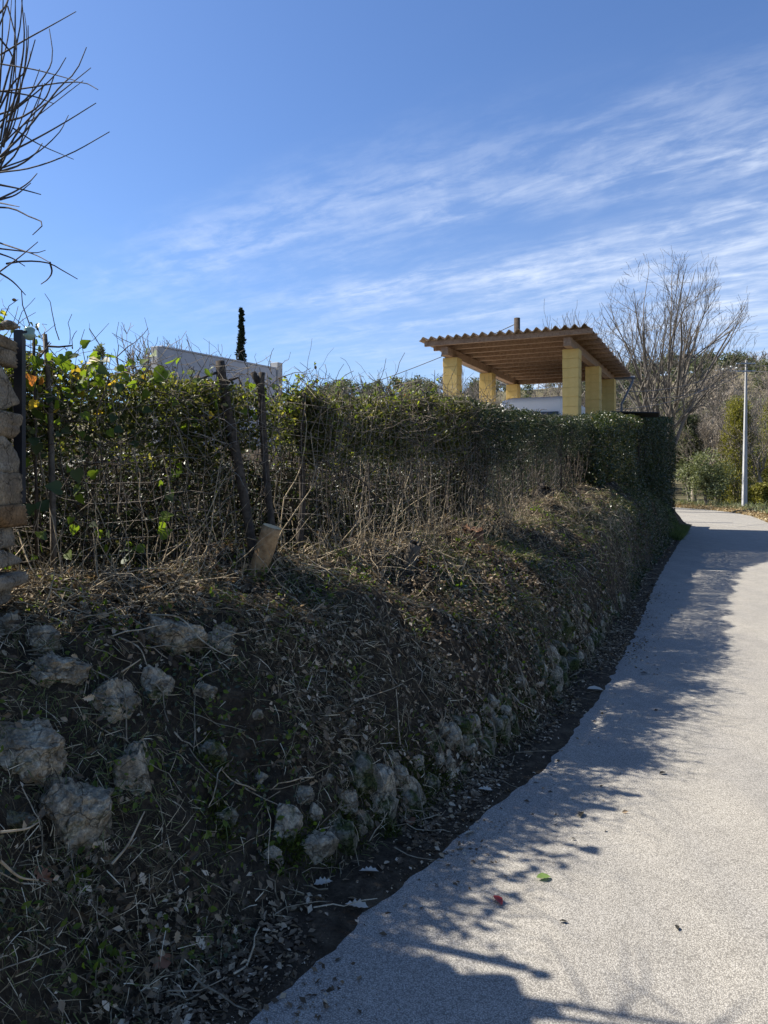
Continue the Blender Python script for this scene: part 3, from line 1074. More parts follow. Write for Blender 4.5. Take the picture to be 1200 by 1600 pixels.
def build_carport():
    rz = math.atan2(CP_N[1], CP_N[0])
    root = empty('carport', CP_O, 'open carport with yellow block posts and a wavy tiled roof', 'carport')
    root.rotation_euler = (0, 0, rz)

    def part(name, me, mat, parent=root):
        o = bpy.data.objects.new(name, me)
        COL.objects.link(o)
        if not me.materials:
            me.materials.append(mat)
        o.parent = parent
        return o
    H = 2.88
    # posts: stacked painted blocks on a slim core
    nb = 12
    bh = H / nb
    core = mesh_np('post', *box_vf(-.188, .188, -.188, .188, 0, H - .01))
    core.materials.append(M['mortar'])
    blk = []
    for q in range(4):
        me = mesh_np('block', *box_vf(-.2, .2, -.2, .2, .0025, bh - .0025))
        bevel_mesh(me, .006, 1)
        co = np.zeros(len(me.vertices) * 3, np.float32)
        me.vertices.foreach_get('co', co)
        co = co.reshape(-1, 3)
        co[:, :2] *= 1 + (q - 1.5) * .006
        me.vertices.foreach_set('co', co.ravel())
        me.materials.append(M['yellow_paint'])
        blk.append(me)
    for x in (0, CP_W):
        for y in (0, CP_L / 2 + .1, CP_L):
            p = part('post', core, None)
            p.location = (x, y, 0)
            for b in range(nb):
                o = part('block', blk[random.randrange(4)], None, p)
                o.location = (random.uniform(-.003, .003), random.uniform(-.003, .003), b * bh)
    slab = bevel_mesh(mesh_np('bounce_slab', *box_vf(-2.6, CP_W + .9, -3.5, CP_L + 2.5, -.1, .16)), .01, 1)  # unseen pale slab, added to bounce light up under the roof
    part('bounce_slab', slab, M['concrete_pole'])
    # side beams
    for x in (0, CP_W):
        me = bevel_mesh(mesh_np('beam', *box_vf(-.09, .09, -.62, CP_L + .55, 0, .22)), .008, 1)
        part('beam', me, M['roof_wood']).location = (x, 0, H)
    # short tie beams across
    for y in (CP_L + .16,):
        me = bevel_mesh(mesh_np('tie_beam', *box_vf(.1, CP_W - .1, -.05, .05, 0, .16)), .006, 1)
        part('tie_beam', me, M['roof_wood']).location = (0, y, H + .02)
    slope = -.016
    # purlins
    npur = 12
    me = bevel_mesh(mesh_np('purlin', *box_vf(-.54, CP_W + .62, -.04, .04, 0, .13)), .006, 1)
    me.materials.append(M['roof_wood'])
    ys = np.linspace(-.66, CP_L + .52, npur)
    for y in ys:
        o = part('purlin', me, None)
        o.location = (0, y, H + .222 + slope * y + .02)
    # tiles, one wave wide, rows overlapping
    wv = .232
    ncol = int((CP_W + 1.40) / wv)
    nrow = 10
    rl = (CP_L + 1.5) / nrow
    nx = 13
    xs = np.linspace(0, wv, nx)
    zt = .05 * np.cos(xs / wv * 2 * math.pi + math.pi)
    zt = np.where(zt < 0, zt * .75, zt * 1.15)
    top = np.array([(x, y, z + .007) for y in (0, rl + .09) for x, z in zip(xs, zt)])
    bot = top - np.array([0, 0, .014])
    v = np.vstack([top, bot])
    n1 = 2 * nx
    f = []
    for i in range(nx - 1):
        f += [(i, i + 1, nx + i + 1, nx + i), (n1 + i, n1 + nx + i, n1 + nx + i + 1, n1 + i + 1),
              (i, n1 + i, n1 + i + 1, i + 1), (nx + i, nx + i + 1, n1 + nx + i + 1, n1 + nx + i)]
    f += [(0, nx, n1 + nx, n1), (nx - 1, n1 + nx - 1, n1 + 2 * nx - 1, 2 * nx - 1)]
    tile = mesh_np('tile', v, np.array(f))
    tile.materials.append(M['tile_clay'])
    x0 = -.66
    for r_ in range(nrow):
        for c in range(ncol):
            o = part('tile', tile, None)
            y = -.78 + r_ * rl
            o.location = (x0 + c * wv, y + random.uniform(-.012, .012), H + .222 + .02 + .13 + .045 + slope * y + random.uniform(0, .004) + .003 * (c % 2))
            o.rotation_euler = (slope + .018, 0, 0)
    # gutter at the back, its outlet and the downpipe on the right
    zb = H + .16
    gut, q = tubes(np.array([[(-.7, CP_L + .86, zb), (CP_W / 2, CP_L + .86, zb - .01), (CP_W + .72, CP_L + .86, zb - .03)]]), np.full((1, 3), .06), 10)
    part('gutter', mesh_np('gutter', gut, q, True), M['pvc_grey'])
    dp, q = tubes(np.array([[(CP_W + .66, CP_L + .86, zb - .04), (CP_W + .64, CP_L + .8, zb - .18), (CP_W + .45, CP_L + .35, zb - .75), (CP_W + .36, CP_L + .28, zb - .95), (CP_W + .36, CP_L + .26, 0)]]), np.full((1, 5), .036), 10)
    part('downpipe', mesh_np('downpipe', dp, q, True), M['pvc_grey'])
    lp, q = tubes(np.array([[(-.16, -.4, H + .04), (-.16, 3.0, H + .02), (-.16, CP_L, H)]]), np.full((1, 3), .025), 8)
    part('conduit', mesh_np('conduit', lp, q, True), M['pale_render'])
    lp, q = tubes(np.array([[(.03, 3.06, H - .02), (.03, 3.06, 1.2), (.03, 3.06, 0)]]), np.full((1, 3), .022), 8)
    part('conduit', mesh_np('conduit', lp, q, True), M['pale_render'])

    # caravan under the roof (its own thing)
    import bmesh
    van = empty('caravan', CP_O + Vector((CP_D[0] * 2.6 + CP_N[0] * 1.55, CP_D[1] * 2.6 + CP_N[1] * 1.55, 0)), 'white caravan with rounded front parked under the carport roof', 'caravan')
    van.rotation_euler = (0, 0, rz)
    bm = bmesh.new()
    bmesh.ops.create_cube(bm, size=1)
    for v_ in bm.verts:
        v_.co.x *= 2.25
        v_.co.y *= 4.0
        v_.co.y += 1.4
        v_.co.z = (v_.co.z + .5) * 1.62 + .38
        if v_.co.z > 1:
            v_.co.x *= .9
            if v_.co.y < 0:
                v_.co.y += .28
    # sloping chamfer over the front left corner
    geom = bm.verts[:] + bm.edges[:] + bm.faces[:]
    res = bmesh.ops.bisect_plane(bm, geom=geom, plane_co=(-.62, -.45, 1.92), plane_no=Vector((-.62, -.42, .55)).normalized(), clear_outer=True)
    ed = [e for e in res['geom_cut'] if isinstance(e, bmesh.types.BMEdge)]
    bmesh.ops.holes_fill(bm, edges=ed)
    bmesh.ops.bevel(bm, geom=bm.edges[:], offset=.16, segments=5, affect='EDGES', profile=.5)
    me = bpy.data.meshes.new('body')
    bm.to_mesh(me)
    bm.free()
    part('body', me, M['white_paint'], van)
    me = bevel_mesh(mesh_np('window', *box_vf(-.75, .75, -.02, .02, 0, .5)), .01, 1)
    o = part('window', me, M['dark_glass'], van)
    o.location = (0.1, -.52, 1.05)
    o.rotation_euler = (R(-10), 0, 0)
    tw, q = tubes(np.array([[(-.09, 0, 0), (.09, 0, 0)]]), np.full((1, 2), .31), 20)
    for sx in (-1, 1):
        wme = capped_tube('wheel', [(sx * .86, 1.4, .31), (sx * 1.06, 1.4, .31)], [.31, .31], 20)
        part('wheel', wme, M['rubber'], van)
    part('tow_bar', mesh_np('tow_bar', *box_vf(-.05, .05, -1.6, -.5, .38, .46)), M['galvanised'], van)
    part('jockey_wheel', capped_tube('jockey_wheel', [(0, -1.45, 0), (0, -1.45, .6)], [.03, .03], 8), M['galvanised'], van)


build_carport()

# ------------------------------------------------------------------ house wall, wooden pole, concrete pole and wires


def build_structures():
    # rendered wall beyond the hedge
    A, B = at(253, 543, 20.0), at(432, 578, 23.9)
    d = unit((B - A)[:2])
    L_ = np.linalg.norm((B - A)[:2])
    ang = math.atan2(d[1], d[0])
    root = empty('rendered_wall', (A[0], A[1], 1.9), 'long grey rendered wall rising behind the hedge on the left', 'wall')
    root.rotation_euler = (0, 0, ang)
    zt = A[2] - 1.9

    def part(name, vf, mat, bev=.01):
        me = bevel_mesh(mesh_np(name, *vf), bev, 1)
        o = bpy.data.objects.new(name, me)
        COL.objects.link(o)
        me.materials.append(mat)
        o.parent = root
        return o
    part('wall_panel', box_vf(0, L_, 0, .22, -.3, zt), M['grey_render'])
    part('end_pier', box_vf(L_ + .003, L_ + .24, -.05, .27, -.3, zt + .22), M['pale_render'])
    part('corner_pier', box_vf(-.16, -.003, -.02, .24, -.3, zt + .02), M['pale_render'])
    part('coping', box_vf(-.02, L_ - .01, -.025, .245, zt + .002, zt + .05), M['grey_render'])

    # wooden pole behind the carport
    p = at(808, 497, 31)
    me = capped_tube('pole', [(p[0], p[1], 1.6), (p[0], p[1], 3.5), (p[0], p[1], p[2])], [.14, .135, .125], 12, .04, 3)
    root = empty('wooden_pole', (p[0], p[1], 1.6), 'dark wooden utility pole whose top shows above the tiled roof', 'pole')
    child('shaft', me, M['pole_wood'], root)
    w = []
    a = np.array([p[0], p[1] - .1, p[2] - .22])
    b = at(480, 628, 40)
    for i in range(13):
        t = i / 12
        q = a + (b - a) * t
        q[2] -= 0.55 * 4 * t * (1 - t) * .5
        w.append(q)
    v, f = tubes(np.array(w)[None], np.full((1, 13), .018), 5)
    child('cable', mesh_np('cable', v, f, True), M['cable'], root)

    # concrete pole on the verge
    Y = 40.0
    base, top = at(1163, 800, Y), at(1166, 563, Y)
    root = empty('utility_pole', base, 'slim pale concrete utility pole on the verge at the bend', 'utility pole')
    n = 8
    hs = np.linspace(0, 1, n)
    pts = base[None] + (top - base)[None] * hs[:, None]
    v = []
    for h, c in zip(hs, pts):
        wd = .112 - .068 * h
        v += [(c[0] - wd, c[1] - wd, c[2]), (c[0] + wd, c[1] - wd, c[2]), (c[0] + wd, c[1] + wd, c[2]), (c[0] - wd, c[1] + wd, c[2])]
    f = []
    for i in range(n - 1):
        for j in range(4):
            f.append((i * 4 + j, i * 4 + (j + 1) % 4, i * 4 + 4 + (j + 1) % 4, i * 4 + 4 + j))
    f.append(((n - 1) * 4, (n - 1) * 4 + 1, (n - 1) * 4 + 2, (n - 1) * 4 + 3))
    child('shaft', bevel_mesh(mesh_np('shaft', np.array(v), np.array(f)), .012, 1), M['concrete_pole'], root)
    for (yy, dz) in ((568, 0), (580, 0)):
        c = at(1165, yy, Y - .1)
        me = mesh_np('crossarm', *box_vf(c[0] - .5, c[0] + .5, c[1] - .05, c[1] + .02, c[2] - .035, c[2] + .035))
        child('crossarm', me, M['galvanised'], root)
    ins = [(1130, 577), (1135, 576), (1151, 575), (1142, 573)]
    for (px, py) in ins:
        c = at(px, py, Y - .1)
        vv, ff = ico(2)
        child('insulator', mesh_np('insulator', vv * np.array([.055, .055, .05]) + c, ff, True), M['porcelain'], root)
    # wires to the left, toward the carport's house, and to the right out of the picture
    for (p0, p1, sag, r) in (((1152, 570, Y), (985, 612, 30), .35, .022), ((1160, 573, Y), (960, 640, 27), .5, .02), ((1165, 580, Y), (1005, 622, 31), .4, .02), ((1168, 572, Y), (1500, 500, 30), .5, .02), ((1168, 580, Y), (1500, 520, 30), .5, .02)):
        a, b = at(*p0), at(*p1)
        w = []
        for i in range(15):
            t = i / 14
            q = a + (b - a) * t
            q[2] -= sag * 4 * t * (1 - t)
            w.append(q)
        vv, ff = tubes(np.array(w)[None], np.full((1, 15), r * .8), 5)
        child('wire', mesh_np('wire', vv, ff, True), M['cable'], root)
    # dark flat sheet on the hedge top
    c = at(992, 646, 18.2)
    me = mesh_np('roof_sheet', *box_vf(-.55, .55, -.35, .35, -.015, .015))
    co = np.zeros(len(me.vertices) * 3, np.float32)
    o = link('roofing_sheet', bevel_mesh(me, .01, 1), M['tar_sheet'])
    o.location = (c[0], c[1], c[2] - .02)
    o.rotation_euler = (R(-4), R(3), R(-20))
    tag(o, 'black roofing sheet lying on top of the tall clipped hedge', 'sheet')


build_structures()

# ------------------------------------------------------------------ trees


class TreeGen:
    def __init__(self, seed):
        self.r = np.random.default_rng(seed)
        self.lv = {}

    def branch(self, p, d, length, rad, lev, maxlev, nchild, up=.12, wob=.16, lr=(.5, .75), ang=(25, 55), npt=6, tip=.35):
        r = self.r
        pts, dirs = [np.array(p, float)], []
        d = unit(np.array(d, float))
        step = length / (npt - 1)
        for i in range(npt - 1):
            d = unit(d + r.normal(size=3) * wob + np.array([0, 0, up]))
            dirs.append(d)
            pts.append(pts[-1] + d * step)
        rads = np.linspace(rad, rad * tip, npt)
        self.lv.setdefault(lev, []).append((np.array(pts), rads))
        if lev >= maxlev:
            return
        n = nchild[lev]
        n = int(n + r.integers(-1, 2)) if n > 2 else n
        for c in range(max(n, 1)):
            t = r.uniform(.25, 1.0) if c else .98
            i = min(int(t * (npt - 1)), npt - 2)
            q = pts[i] + (pts[i + 1] - pts[i]) * (t * (npt - 1) - i)
            a = R(r.uniform(*ang)) * (0.6 if c == 0 else 1)
            ax = unit(np.cross(dirs[i], r.normal(size=3)))
            nd = dirs[i] * math.cos(a) + ax * math.sin(a)
            self.branch(q, nd, length * r.uniform(*lr), np.interp(t, [0, 1], [rad, rad * tip]) * .72, lev + 1, maxlev, nchild, up, wob, lr, ang, npt, tip)

    def vf(self, lo, hi, sides, minr=0.0):
        out = []
        for lev in range(lo, hi + 1):
            if lev not in self.lv:
                continue
            P = np.array([a for a, b in self.lv[lev]])
            Rr = np.maximum(np.array([b for a, b in self.lv[lev]]), minr)
            out.append(tubes(P, Rr, sides[min(lev, len(sides) - 1)]))
        return join(out)

    def tips(self, lev):
        return np.concatenate([a for a, b in self.lv[lev]])


def tree_thing(name, label, g, loc, lo, hi, split, sides, mat, minr, group=None):
    root = empty(name, loc, label, 'tree', group)
    child('trunk', mesh_np('trunk', *g.vf(lo, split, sides, minr), True), mat, root)
    child('crown', mesh_np('crown', *g.vf(split + 1, hi, sides, minr), True), mat, root)
    return root


def build_trees():
    # the big bare tree behind the carport
    random.seed(4)
    base = at(1040, 790, 38.0)
    base[2] = 0.3
    g = TreeGen(5)
    g.lv[0] = [(np.array([base, base + (0.02, 0, .8), base + (0, .05, 1.6), base + (.05, .05, 2.5)]), np.array([.36, .3, .27, .25]))]
    pts = np.linspace(0, 1, 7)
    g.lv[0] = [(base[None] + np.array([(0.03 * math.sin(i), .02 * i, 2.6 * t) for i, t in enumerate(pts)]), np.linspace(.34, .22, 7))]
    f = base + (0, 0, 2.5)
    mains = [(-.34, 0, 1), (-.18, .3, 1), (-.06, -.25, 1), (.04, .15, 1), (.15, -.2, 1), (.28, .2, 1), (-.5, -.2, .9), (.40, .0, 1), (.06, -.5, .9), (-.12, .1, 1), (-.27, -.1, 1), (.2, .1, 1)]
    for i, d in enumerate(mains):
        g.branch(f + np.array([0, 0, random.uniform(-.6, .1)]), d, random.uniform(6.4, 7.6), .10, 1, 5, [0, 6, 5, 4, 3], up=.045, wob=.07, lr=(.36, .60), ang=(18, 46), npt=7)
    cen, rad_ = at(1048, 548, 38.0), np.array([124, 0, 158]) / F * 38.0
    rad_[1] = rad_[0]
    wob_ = np.random.default_rng(3)
    for lev in range(1, 6):
        g.lv[lev] = [(P_, R_) for P_, R_ in g.lv[lev] if (((P_[-1] - cen) / rad_) ** 2).sum() < (1.0 + wob_.normal() * .08 if lev > 1 else 1.6) and (lev < 3 or P_[-1][2] > 3.6)]
    tree_thing('bare_tree', 'large leafless tree with spreading crown behind the hedge and carport', g, base, 0, 5, 1, [8, 6, 5, 4, 3, 3], M['tree_bark'], .0065)

    # leafless trees further off: seed, px, base px y, top px y, depth, label
    lst = [(21, 905, 470, 44, 'small leafless tree showing just above the right end of the tiled roof', 3.0, 'tree_bark'),
           (22, 735, 560, 40, 'leafless tree seen under the carport behind its front left post', 3, 'far_bark'),
           (23, 285, 512, 34, 'leafless treetop standing behind the rendered wall', 2.6, 'far_bark'),
           (24, 216, 522, 30, 'leafless treetop left of the rendered wall above the hedge', 2.2, 'far_bark'),
           (25, 1188, 620, 43, 'thin reddish leafless tree right of the concrete pole', 1.6, 'far_bark_red'),
           (26, 1150, 575, 52, 'leafless tree behind the concrete pole at the bend', 2.6, 'far_bark'),
           (27, 1085, 590, 48, 'leafless tree between the tall hedge and the golden bush', 2.8, 'far_bark_red'),
           (28, 985, 590, 50, 'leafless tree seen past the right end of the carport', 3, 'far_bark'),
           (29, 860, 585, 48, 'leafless tree seen under the middle of the carport roof', 3, 'far_bark'),
           (30, 1225, 560, 56, 'leafless tree rising at the right edge behind the verge', 2.6, 'far_bark_red'),
           (31, 1120, 630, 45, 'low spreading leafless tree above the olive green bush', 2.2, 'far_bark_red')]
    for sd, px, ytop, Y, lab, spread, mt in lst:
        b = at(px, 760, Y)
        s_, u_ = inv_su(b[0], b[1])
        b[2] = 1.9 if (px < 900 and Y < 36) else float(zterrain(b[0], b[1]))
        ht = at(px, ytop, Y)[2] - b[2]
        g = TreeGen(sd)
        g.lv[0] = [(b[None] + np.array([(0.05 * math.sin(i * 2 + sd), 0.03 * i, ht * .3 * t) for i, t in enumerate(np.linspace(0, 1, 6))]), np.linspace(.022, .016, 6) * ht)]
        f = g.lv[0][0][0][-1]
        for k in range(6):
            a = k / 6 * 2 * math.pi + sd
            g.branch(f - np.array([0, 0, ht * .12 * random.random()]), (math.cos(a) * .55, math.sin(a) * .55, 1), ht * .36, ht * .0085, 1, 4, [0, 5, 4, 4], up=.1, wob=.15, lr=(.5, .72), ang=(20, 50))
        tree_thing('leafless_tree', lab, g, b, 0, 4, 1, [6, 5, 4, 3, 3], M[mt], .010, 'leafless trees beyond the lane and hedge')


build_trees()


def leafy(name, label, px, ytop, wpx, Y, mat, n, leaf, shape='bush', base_y=None, group=None, zbase=None, cat='bush', flat=1.0):
    """a crown of leaf-sized faces in lumpy clumps on real stems"""
    b = at(px, 760, Y)
    if zbase is None:
        zbase = float(zterrain(b[0], b[1]))
    b[2] = zbase
    ht = at(px, ytop, Y)[2] - zbase
    w = wpx / F * Y / 2
    root = empty(name, b, label, cat, group)
    r = np.random.default_rng(int(px * 7 + Y))
    if shape == 'column':
        ncl = 60
        t = np.linspace(.03, .98, ncl)
        prof = np.interp(t, [0, .12, .4, .75, .95, 1], [.55, .95, 1, .70, .3, .12])
        a = r.uniform(0, 6.28, ncl)
        rad = w * prof * r.uniform(.0, .5, ncl)
        cen = np.stack([np.cos(a) * rad, np.sin(a) * rad, t * ht], -1)
        cr = w * .62 * np.maximum(prof, .12) * r.uniform(.7, 1.1, ncl)
        stretch = 2.0
    elif shape == 'cone':
        ncl = 70
        t = r.uniform(.02, .97, ncl)
        prof = np.interp(t, [0, .15, .6, 1], [.8, 1, .6, .1])
        a = r.uniform(0, 6.28, ncl)
        rad = w * prof * r.uniform(.3, .85, ncl)
        cen = np.stack([np.cos(a) * rad, np.sin(a) * rad, t * ht], -1)
        cr = w * .4 * r.uniform(.6, 1.1, ncl)
        stretch = 1.2
    else:
        ncl = 46
        d = unit(r.normal(size=(ncl, 3)))
        rr = r.uniform(.25, .85, ncl)[:, None]
        cen = d * rr * np.array([w, w, ht * .5]) + np.array([0, 0, ht * .52])
        cr = w * .36 * r.uniform(.6, 1.2, ncl)
        stretch = .9 * flat
    per = n // ncl
    c = np.repeat(cen, per, axis=0)
    q = np.repeat(cr, per)
    dd = unit(r.normal(size=(len(c), 3)))
    off = dd * (q * r.uniform(.25, 1.0, len(c)) ** .6)[:, None]
    off[:, 2] *= stretch
    pos = b + c + off
    pos[:, 2] = np.maximum(pos[:, 2], zbase + .02)
    yd = unit(dd * .6 + r.normal(size=dd.shape) * .7 + (np.array([0, 0, .9]) if shape != 'bush' else np.array([0, 0, .25])))
    sz = leaf * r.uniform(.6, 1.35, len(c))
    v, f = scatter(T_DIAMOND, pos, yd, unit(dd + r.normal(size=dd.shape) * .6), sz, sz * (1.1 if shape == 'bush' else .8))
    child('crown', mesh_np('crown', v, f), mat, root)
    # stems
    k = 7
    P = np.zeros((k, 5, 3))
    for i in range(k):
        e = cen[r.integers(ncl)] * np.array([.7, .7, .9])
        for j in range(5):
            t = j / 4
            P[i, j] = b + np.array([e[0] * t ** 1.4, e[1] * t ** 1.4, max(e[2], ht * .3) * t]) + r.normal(size=3) * .02
    if shape != 'bush':
        P[0] = b + np.array([(0, 0, ht * .85 * j / 4) for j in range(5)])
    child('trunk', mesh_np('trunk', *tubes(P, np.tile(np.linspace(.05, .015, 5) * max(ht / 4, .4), (k, 1)), 5), True), M['tree_bark'], root)
    return root


def build_leafy():
    leafy('cypress_tree', 'tall narrow dark cypress behind the rendered wall', 377, 480, 22, 34, M['cypress_leaf'], 14000, .11, 'column', cat='tree', zbase=1.0)
    leafy('conifer_tree', 'small green conifer top showing above the hedge at left', 157, 536, 36, 16, M['olive_leaf'], 3500, .06, 'cone', cat='tree', zbase=2.0)
    leafy('golden_conifer', 'golden green conifer just left of the concrete pole', 1150, 626, 84, 44, M['gold_leaf'], 11000, .13, 'cone', cat='tree')
    leafy('golden_conifer', 'golden green conifer cut by the right edge of the photo', 1208, 626, 84, 45, M['gold_leaf'], 10000, .13, 'cone', cat='tree', group=None)
    leafy('olive_bush', 'olive green bush beside the end of the tall hedge', 1104, 702, 74, 43, M['olive_leaf'], 7000, .12, 'bush', cat='bush')
    leafy('olive_bush', 'rounded darker bush behind the verge left of the golden conifer', 1132, 722, 56, 46, M['wood_leaf'], 6000, .15, 'bush', cat='bush')
    leafy('verge_bush', 'low yellow green bush on the verge right of the concrete pole', 1188, 752, 48, 41.5, M['gold_leaf'], 6000, .12, 'bush', cat='bush')
    leafy('ivy_tree', 'ivy covered tree trunk beside the top of the tall hedge', 1076, 615, 60, 47, M['wood_leaf'], 7000, .16, 'bush', cat='tree')
    leafy('evergreen_tree', 'round evergreen tree seen beneath the carport roof', 826, 592, 52, 52, M['wood_leaf'], 6000, .2, 'bush', cat='tree')
    leafy('evergreen_tree', 'round evergreen tree left of the front left carport post', 672, 594, 60, 70, M['wood_leaf'], 6000, .25, 'bush', cat='tree')
    leafy('evergreen_tree', 'pale evergreen tree behind the leafless tree at the right edge', 1215, 600, 70, 62, M['olive_leaf'], 6000, .22, 'bush', cat='tree')


build_leafy()


def build_wood():
    """far-off woods on the hillside: one mass of bare and evergreen trees"""
    r = np.random.default_rng(77)
    # templates
    bare = []
    for k in range(4):
        g = TreeGen(200 + k)
        g.lv[0] = [(np.array([(0, 0, t * .45) for t in np.linspace(0, 1, 3)]), np.linspace(.02, .012, 3))]
        for i in range(9):
            a = i / 9 * 6.28 + k
            g.branch((0, 0, r.uniform(.2, .45)), (math.cos(a) * .6, math.sin(a) * .6, 1), .42, .009, 1, 3, [0, 4, 3], up=.1, wob=.2, lr=(.4, .65), ang=(20, 55), npt=3)
        bare.append(g.vf(0, 3, [3, 3, 3, 3], .0062))
    ever = []
    for k in range(3):
        n = 400
        ncl = 22
        d = unit(r.normal(size=(ncl, 3)))
        cen = d * r.uniform(.3, .85, (ncl, 1)) * np.array([.38, .38, .36]) + np.array([0, 0, .58])
        c = np.repeat(cen, n // ncl, axis=0)
        dd = unit(r.normal(size=c.shape))
        pos = c + dd * r.uniform(.4, 1, (len(c), 1)) * .15
        ever.append(scatter(T_DIAMOND, pos, unit(dd + r.normal(size=dd.shape)), unit(dd + .4 * r.normal(size=dd.shape)), r.uniform(.07, .13, len(c)), r.uniform(.08, .14, len(c))))

    def place(tmpl, spots):
        out = []
        for (x, y, h, wd, a, k) in spots:
            v, f = tmpl[k % len(tmpl)]
            ca, sa = math.cos(a), math.sin(a)
            q = np.stack([(v[:, 0] * ca - v[:, 1] * sa) * h * wd + x, (v[:, 0] * sa + v[:, 1] * ca) * h * wd + y, v[:, 2] * h + float(zterrain(x, y)) - .1], -1)
            out.append((q, f))
        return join(out)
    B, E = [], []
    n = 0
    while n < 430:
        px = r.uniform(480, 1330)
        if r.random() < .45:
            px = r.uniform(900, 1330)
        Y = 62 + 215 * r.random() ** .8
        x = (px - 600) / F * Y
        n += 1
        h = r.uniform(4.5, 8.5)
        pe = .30 + .5 * (Y > 190) + .25 * (px < 800)
        (E if r.random() < pe else B).append((x, Y, h * (0.85 if Y > 190 else 1), r.uniform(.9, 1.3), r.uniform(0, 6.28), int(r.integers(12))))
    v, f = place(bare, B)
    tag(link('leafless_wood', mesh_np('leafless_wood', v, f), M['far_bark_red']), 'leafless brown woodland covering the far hillside', 'woodland', kind='stuff')
    v, f = place(ever, E)
    tag(link('evergreen_wood', mesh_np('evergreen_wood', v, f), M['wood_leaf']), 'dark evergreen trees scattered over the far hillside and ridge', 'woodland', kind='stuff')


build_wood()

# ------------------------------------------------------------------ hedges
_ST = [-3, 0, 2.4, 4.8, 7.3, 10, 13]
_ZT = [2.30, 2.30, 2.17, 2.40, 2.46, 2.58, 2.82]


def ztop(s):
    return np.interp(s, _ST, _ZT) + .075 * n2(s, s * 0 + 2.2, 1.7, 4, 77)


def wander(p0, p1, npt, wob, r=rng):
    """many polylines from p0 to p1 with a random walk"""
    n = len(p0)
    t = np.linspace(0, 1, npt)[None, :, None]
    P = p0[:, None] * (1 - t) + p1[:, None] * t
    w = r.normal(size=(n, npt, 3)) * np.asarray(wob).reshape(-1, 1, 1)
    w = np.cumsum(w, axis=1)
    w -= w[:, :1] + (w[:, -1:] - w[:, :1]) * t
    return P + w


def open_lane(P, lo=.02, hi=.56, thr=-.20):
    """true in the worn, gappy holes through the lower half of the hedge (slanting, so the sun reaches the bank in patches)"""
    s, u = inv_su(P[:, 0], P[:, 1])
    d = u - uh(s)
    q = P[:, 2] - zh(s) - d * .97
    gap = fbm(np.stack([(s - d * .10) * 2.6, q * 3.6, q * 0 + 4.4], -1), 3, 133)
    return (q > lo) & (q < hi + .08 * vnoise(np.stack([s * 3, s * 0, s * 0], -1), 8)) & (gap > thr)


